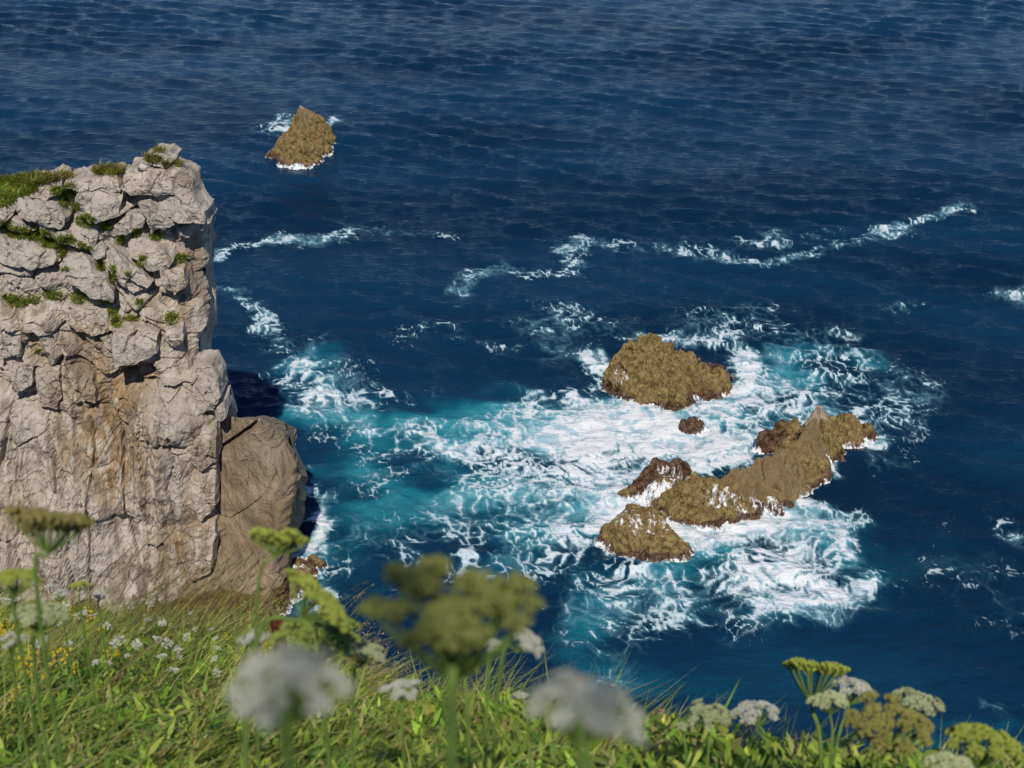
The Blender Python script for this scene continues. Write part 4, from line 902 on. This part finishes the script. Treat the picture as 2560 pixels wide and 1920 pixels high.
umbel("small lime umbel under the big olive one", 1003, 1440, 36, 1.9, (.1, .3, .9), 'lime', 14, 'bud', .2, base=(1015, 1540, 1.0), seed=17)
umbel("lime bowl-shaped umbel with bare rays, tallest of the seaward group", 1757, 1443, 76, 2.9, (.10, .64, .76), 'lime', 20, 'bud', .0, bowl=.12, base=(1785, 1610, 1.0), cup=.95, seed=18)
umbel("white domed umbel just behind the lime bowl", 1843, 1488, 54, 3.0, (.22, .40, .86), 'white', 20, 'open', .40, base=(1800, 1620, 1.0), seed=19)
umbel("tan green umbel under the lime bowl", 1790, 1512, 48, 2.85, (-.1, .4, .9), 'cream', 16, 'bud', .15, base=(1800, 1620, 1.0), seed=20)
umbel("big tan umbel going to seed, in front of the seaward group", 1925, 1568, 100, 2.2, (.12, .12, .98), 'tan', 26, 'bud', .30, base=(1893, 1690, 1.0), seed=21)
umbel("pale green speckled umbel behind the big tan one", 1985, 1515, 64, 2.9, (.25, .42, .85), 'cream', 22, 'open', .22, base=(1960, 1620, 1.0), seed=22)
umbel("bright lime umbel nearest the corner", 2125, 1605, 84, 2.3, (.12, .30, .95), 'lime', 24, 'bud', .28, base=(2110, 1700, 1.0), seed=23)
umbel("lacy white green umbel above the grass spikes", 1535, 1543, 52, 2.7, (-.05, .20, .97), 'cream', 20, 'open', .25, base=(1525, 1660, 1.0), seed=24)
umbel("plump white umbel on a leaning stalk above the grass spikes", 1630, 1537, 54, 2.7, (-.12, .38, .92), 'white', 20, 'open', .32, base=(1690, 1650, 1.0), seed=25)
umbel("tiny lime umbel at the side of the lacy one", 1472, 1568, 19, 2.7, (.0, .2, .97), 'cream', 8, 'open', .2, base=(1490, 1660, 1.0), seed=26)
umbel("tiny white umbel over bare sea between the blurred heads", 1125, 1503, 21, 2.3, (.0, .4, .9), 'white', 9, 'open', .3, base=(1150, 1590, 1.0), seed=27)
umbel("pale lime umbel cut by the lower edge", 2050, 1652, 52, 2.2, (.0, .2, .97), 'cream', 16, 'bud', .2, base=(2050, 1740, 1.0), seed=28)
umbel("small green umbel standing up before the pale cliff", 172, 1262, 25, 3.6, (.0, .5, .85), 'lime', 12, 'bud', .1, base=(176, 1340, 1.02), seed=29)
umbel("white umbel left of the small green one at the turf edge", 131, 1284, 23, 3.8, (.0, .4, .9), 'white', 12, 'open', .35, base=(135, 1340, 1.02), seed=30)
umbel("white umbel right of the small green one at the turf edge", 216, 1283, 20, 3.8, (.1, .4, .9), 'white', 12, 'open', .35, base=(215, 1340, 1.02), seed=31)

# ------------------------------------------------------------------ small flowers in the meadow
def ORD(n):
    ones = "first second third fourth fifth sixth seventh eighth ninth tenth eleventh twelfth thirteenth fourteenth fifteenth sixteenth seventeenth eighteenth nineteenth".split()
    if n < 20: return ones[n - 1]
    tens = {2: "twent", 3: "thirt", 4: "fort"}[n // 10]
    return tens + "ieth" if n % 10 == 0 else tens + "y-" + ones[n % 10 - 1]
def small_flower(kind):
    root = bpy.data.objects.new("wildflower", None); COL.objects.link(root)
    if kind == 'white':
        me = UMB['open'][1].copy(); me.materials.append(HEADS['white'])
    else:
        rng = np.random.default_rng(9); V = []; T = []; off = 0
        for i in range(9):
            v = ICO_V * np.array((.42, .30, .34)) * (1 + .15 * rng.normal(size=(len(ICO_V), 1))); p = np.array((rng.normal() * .45, rng.normal() * .45, -.35 * i + .8)); V.append(v + p); T.append(ICO_F + off); off += len(v)
        me = mesh_from("florets", np.concatenate(V), None, np.concatenate(T)); me.materials.append(M_YELLOW)
    return root, me
M_YELLOW = flat_material("yellow_petals", (.72,.56,.05), (.58,.40,.03))
v_, q_ = tube(np.array([(0.05, 0.02, 0), (.02, .01, .5), (0, 0, 1.0)]), .02, 5); ST_ME = mesh_from("stem", v_, q_); ST_ME.materials.append(M_STEM)
def small_flowers(lst, kind, label, group, size):
    rng = np.random.default_rng(len(lst)); root0, me = small_flower(kind); first = True
    for num, (a, b, s) in enumerate(sorted(lst)):
        p = hit_ground(a, b, .27); g = p.copy(); g[2] = float(ground_z(np.array([p[0]]), np.array([p[1]]))[0]) - .01; h = max(p[2] - g[2], .08)
        root = root0 if first else bpy.data.objects.new("wildflower", None)
        if not first: COL.objects.link(root)
        first = False
        root.location = g; tag(root, "%s, %s counting from the left" % (label, ORD(num + 1)), "flower", group)
        o = add("stem", ST_ME, None, root); o.scale = (h * .35, h * .35, h)
        dist = np.linalg.norm(p - EYE); r = s * size / FPX * dist
        o = add("flower_head", me, None, root, loc=(0, 0, h)); o.scale = (r, r, r); o.rotation_euler = (rng.normal() * .3 - .3, rng.normal() * .3, rng.random() * 6)
c3 = lambda l: [(x * .3125, 1140.5 + y * .3125, s) for x, y, s in l]
small_flowers(c3([(730,680,1),(830,770,1),(945,805,1),(1100,765,1.1),(1155,800,1),(1280,760,1),(1230,840,.8),(800,800,1),(1120,885,.9),(270,805,.9),(560,600,1.3),(640,605,.8),(430,560,1.6),(290,505,.7),(340,405,.8),(1000,510,1.2),(1050,525,.8),(900,540,.8),
   (1120,660,.8),(1020,630,.9),(1310,590,.7),(1490,760,.6),(1500,830,.7),(1240,890,.6),(660,930,.7),(750,930,.7),(480,800,.8),(300,760,.8),(1480,905,.8),(1500,1000,.8),(1200,985,1),(130,600,.7),(50,500,1.2),(90,500,1.2),(410,660,.6),(1460,700,.6),(1350,700,.5),(980,700,.5),(560,760,.5),(880,880,.5)]),
   'white', "small white flower in the long grass", "small white flowers in the meadow", 12.5)
small_flowers(c3([(440,530,1),(465,530,1),(620,590,1.2),(610,620,1),(20,680,1.3),(20,720,1.2),(230,850,1),(215,880,1.1),(380,850,1.4),(470,860,1.3),(155,920,1.4),(205,930,1.5),(690,700,.9),(725,850,.9),(815,860,.8),(515,950,.8),(1750,580,.9),(1850,810,1.2),(1960,830,1.5),(1650,900,.9),(90,1130,1.2),(320,1000,.8),(60,640,1),(1560,740,.7)]),
   'yellow', "small yellow flower spike in the grass", "small yellow flowers in the meadow", 9)
# dry pink-brown flowers at the brink
M_DRY = plant_material("dry_flowers", .2)
def dry_flowers():
    rng = np.random.default_rng(77); B = []; 
    for (px, py, rx, ry, n) in [(760,1470,60,40,70),(800,1500,60,50,70),(830,1530,50,40,50),(740,1440,50,25,40),(560,1370,40,20,30),(1380,1640,40,30,14)]:
        for _ in range(n): B.append(hit_ground(px + rng.normal() * rx * .6, py + rng.normal() * ry * .6, .06))
    B = np.array(B); n = len(B); k = 22; bb = np.repeat(B, k, 0); m = len(bb)
    up = np.stack([.1 + rng.normal(size=n) * .2, rng.normal(size=n) * .2, np.ones(n)], 1); col = pick_colors(n, [((.38,.27,.15), 4), ((.42,.30,.24), 3), ((.24,.15,.22), 1), ((.33,.33,.12), 2)], rng)
    ln = .12 + .10 * rng.random(n); st = blades_mesh("s", B - up * .06, up, up * .1, ln, np.full(n, .003), col * .8, rng, 3, 6)
    s = .45 + .55 * rng.random(m); c = bb + np.repeat(up * ln[:, None], k, 0) * (s[:, None] * .9) + rng.normal(size=(m, 3)) * .008
    o = rng.normal(size=(m, 3)); o[:, 2] += .5; o /= np.linalg.norm(o, axis=1)[:, None]; side = np.cross(o, rng.normal(size=(m, 3))); side /= np.linalg.norm(side, axis=1)[:, None]
    v, q = ribbons(c, c + o * .005, c + o * .011, np.full(m, .008), side, 2, 2.5)
    v, q, cc = join([st, (v, q, np.repeat(np.repeat(col, k, 0), 6, 0))]); me = mesh_from("dry_flowers", v, q); cattr(me, "col", cc)
    tag(add("dry_flowers", me, M_DRY), "dry pinkish brown flower sprays at the brink of the slope", "dry flowers", kind="stuff")
dry_flowers()

# ------------------------------------------------------------------ rusty post
def rusty_post():
    top = along(603, 1345, 5.2); gz = float(ground_z(np.array([top[0]]), np.array([top[1]]))[0]); bm = bmesh.new(); h = top[2] - gz + .05
    prof = [(-.02, -.02), (.02, -.02), (.02, -.013), (-.013, -.013), (-.013, .02), (-.02, .02)]
    lv = [[bm.verts.new((x * (1 + .03 * math.sin(z * 30 + x * 90)), y * (1 + .03 * math.cos(z * 25)), z)) for x, y in prof] for z in np.linspace(-.05, h, 14)]
    for r0, r1 in zip(lv[:-1], lv[1:]):
        for j in range(6): bm.faces.new((r0[j], r0[(j + 1) % 6], r1[(j + 1) % 6], r1[j]))
    bm.faces.new(lv[-1]); me = bpy.data.meshes.new("rusty_post"); bm.to_mesh(me); bm.free()
    m = NT("rust"); p = m.n('TexCoord').outputs['Object']; n = m.noise(p, 60, 4, .6)
    m.done(m.principled(m.mix(m.range(n, .35, .65), (.055, .014, .008), (.17, .050, .020)), .9, m.bump(n, .6, .003), .2))
    o = add("rusty_post", me, m.m, loc=(top[0], top[1], gz)); o.rotation_euler = (0.02, -.02, .5); tag(o, "rusty dark red iron post sticking out of the grass", "post")
rusty_post()

# ------------------------------------------------------------------ unseen leafy blocker, added behind the viewpoint to shade the nearest flower heads
def add_shade_blocker():
    rng = np.random.default_rng(90); bx, by = .10, -1.45; gz = float(ground_z(np.array([bx]), np.array([by]))[0])
    root = bpy.data.objects.new("shade_blocker", None); COL.objects.link(root); root.location = (bx, by, gz); tag(root, "thin leafy shade blocker added behind the viewpoint, out of view", "shade_blocker"); CZ = EYE[2] + 1.73 - gz
    V = []; Q = []; off = 0
    for i in range(4):
        a = rng.random() * 6.28; p = np.array([(0, 0, -.05), (.03 * math.cos(a), .03 * math.sin(a), 1.2), (.09 * math.cos(a), .08 * math.sin(a), CZ + .1 * rng.random())]); t = np.linspace(0, 1, 8)[:, None]
        v, q = tube((1 - t) ** 2 * p[0] + 2 * t * (1 - t) * p[1] + t * t * p[2], np.linspace(.016, .004, 8), 6); V.append(v); Q.append(q + off); off += len(v)
    m = NT("bark"); m.done(m.principled(m.mix(m.noise(m.pos(), 40, 3), (.10, .07, .045), (.18, .14, .10)), .9))
    add("trunk", mesh_from("trunk", np.concatenate(V), np.concatenate(Q)), m.m, root)
    n = 30; d = rng.normal(size=(n, 3)); d /= np.linalg.norm(d, axis=1)[:, None]; r = rng.random(n) ** .4
    c = d * r[:, None] * np.array((.19, .14, .145)) + np.array((-.03, 0, CZ)); o = rng.normal(size=(n, 3)); o[:, 2] += .5; o /= np.linalg.norm(o, axis=1)[:, None]
    side = np.cross(o, rng.normal(size=(n, 3))); side /= np.linalg.norm(side, axis=1)[:, None]; l = .05 + .03 * rng.random(n)
    v, q = ribbons(c, c + o * (l * .5)[:, None], c + o * l[:, None], .020 + .012 * rng.random(n), side, 3, 2.2); col = pick_colors(n, [((.10,.17,.03), 1), ((.07,.12,.02), 1)], rng)
    me = mesh_from("crown", v, q); cattr(me, "col", np.repeat(col, 8, 0)); add("crown", me, M_GRASS, root)
add_shade_blocker()

# ------------------------------------------------------------------ broad-leaved plants low in front
def leafy_plants():
    t = np.linspace(0, 1, 8); w = np.sin(PI * np.clip(t * .96 + .04, 0, 1)) ** .8 * .13; z = .32 * t - .34 * t * t
    c = np.stack([t, 0 * t, z], 1); L = c + np.stack([0 * t, -w, .35 * w], 1); Rr = c + np.stack([0 * t, w, .35 * w], 1)
    V = np.stack([L, c, Rr], 1).reshape(-1, 3); Q = grid_quads(8, 3); me = mesh_from("leaf", V, Q)
    M_LEAF = flat_material("broad_green_leaf", (.22,.39,.045), (.15,.29,.03), .45, 6); me.materials.append(M_LEAF); rng = np.random.default_rng(31)
    for label, px, py, n, size in [("broad-leaved plant under the grey white umbel on the seaward side", 1262, 1625, 16, .20), ("lush leafy plant in the grass left of the umbel with the grey white head", 520, 1590, 15, .21), ("leafy plant right under the leftmost grey white umbel", 665, 1635, 15, .20),
        ("leafy plant between the grey white umbel and the olive stalk", 830, 1620, 14, .18), ("leafy plant just right of the olive stalk", 1090, 1640, 14, .17), ("leafy plant low in the corner of the long grass", 120, 1630, 14, .22), ("leafy plant at the lower edge under the long grass", 330, 1640, 14, .22), ("leafy plant below the lacy white green umbel", 1430, 1690, 12, .12)]:
        p = hit_ground(px, py, 0.02); root = bpy.data.objects.new("leafy_plant", None); COL.objects.link(root); root.location = p; tag(root, label, "plant", "broad-leaved plants in the foreground")
        v, q = tube(np.array([(0, 0, -.04), (.005, 0, .05), (.012, .004, .12)]), .004, 6); add("stem", mesh_from("stem", v, q), M_STEM, root)
        for i in range(n):
            o = add("leaf", me, None, root, loc=(.01 * (i / n), 0, .015 + .10 * i / n)); k = size * (1.1 - .5 * i / n) * (.8 + .4 * rng.random())
            o.scale = (k, k, k); o.rotation_euler = (rng.normal() * .25, -.25 - .7 * i / n + rng.normal() * .15, i * 2.4 + rng.normal() * .3)
leafy_plants()
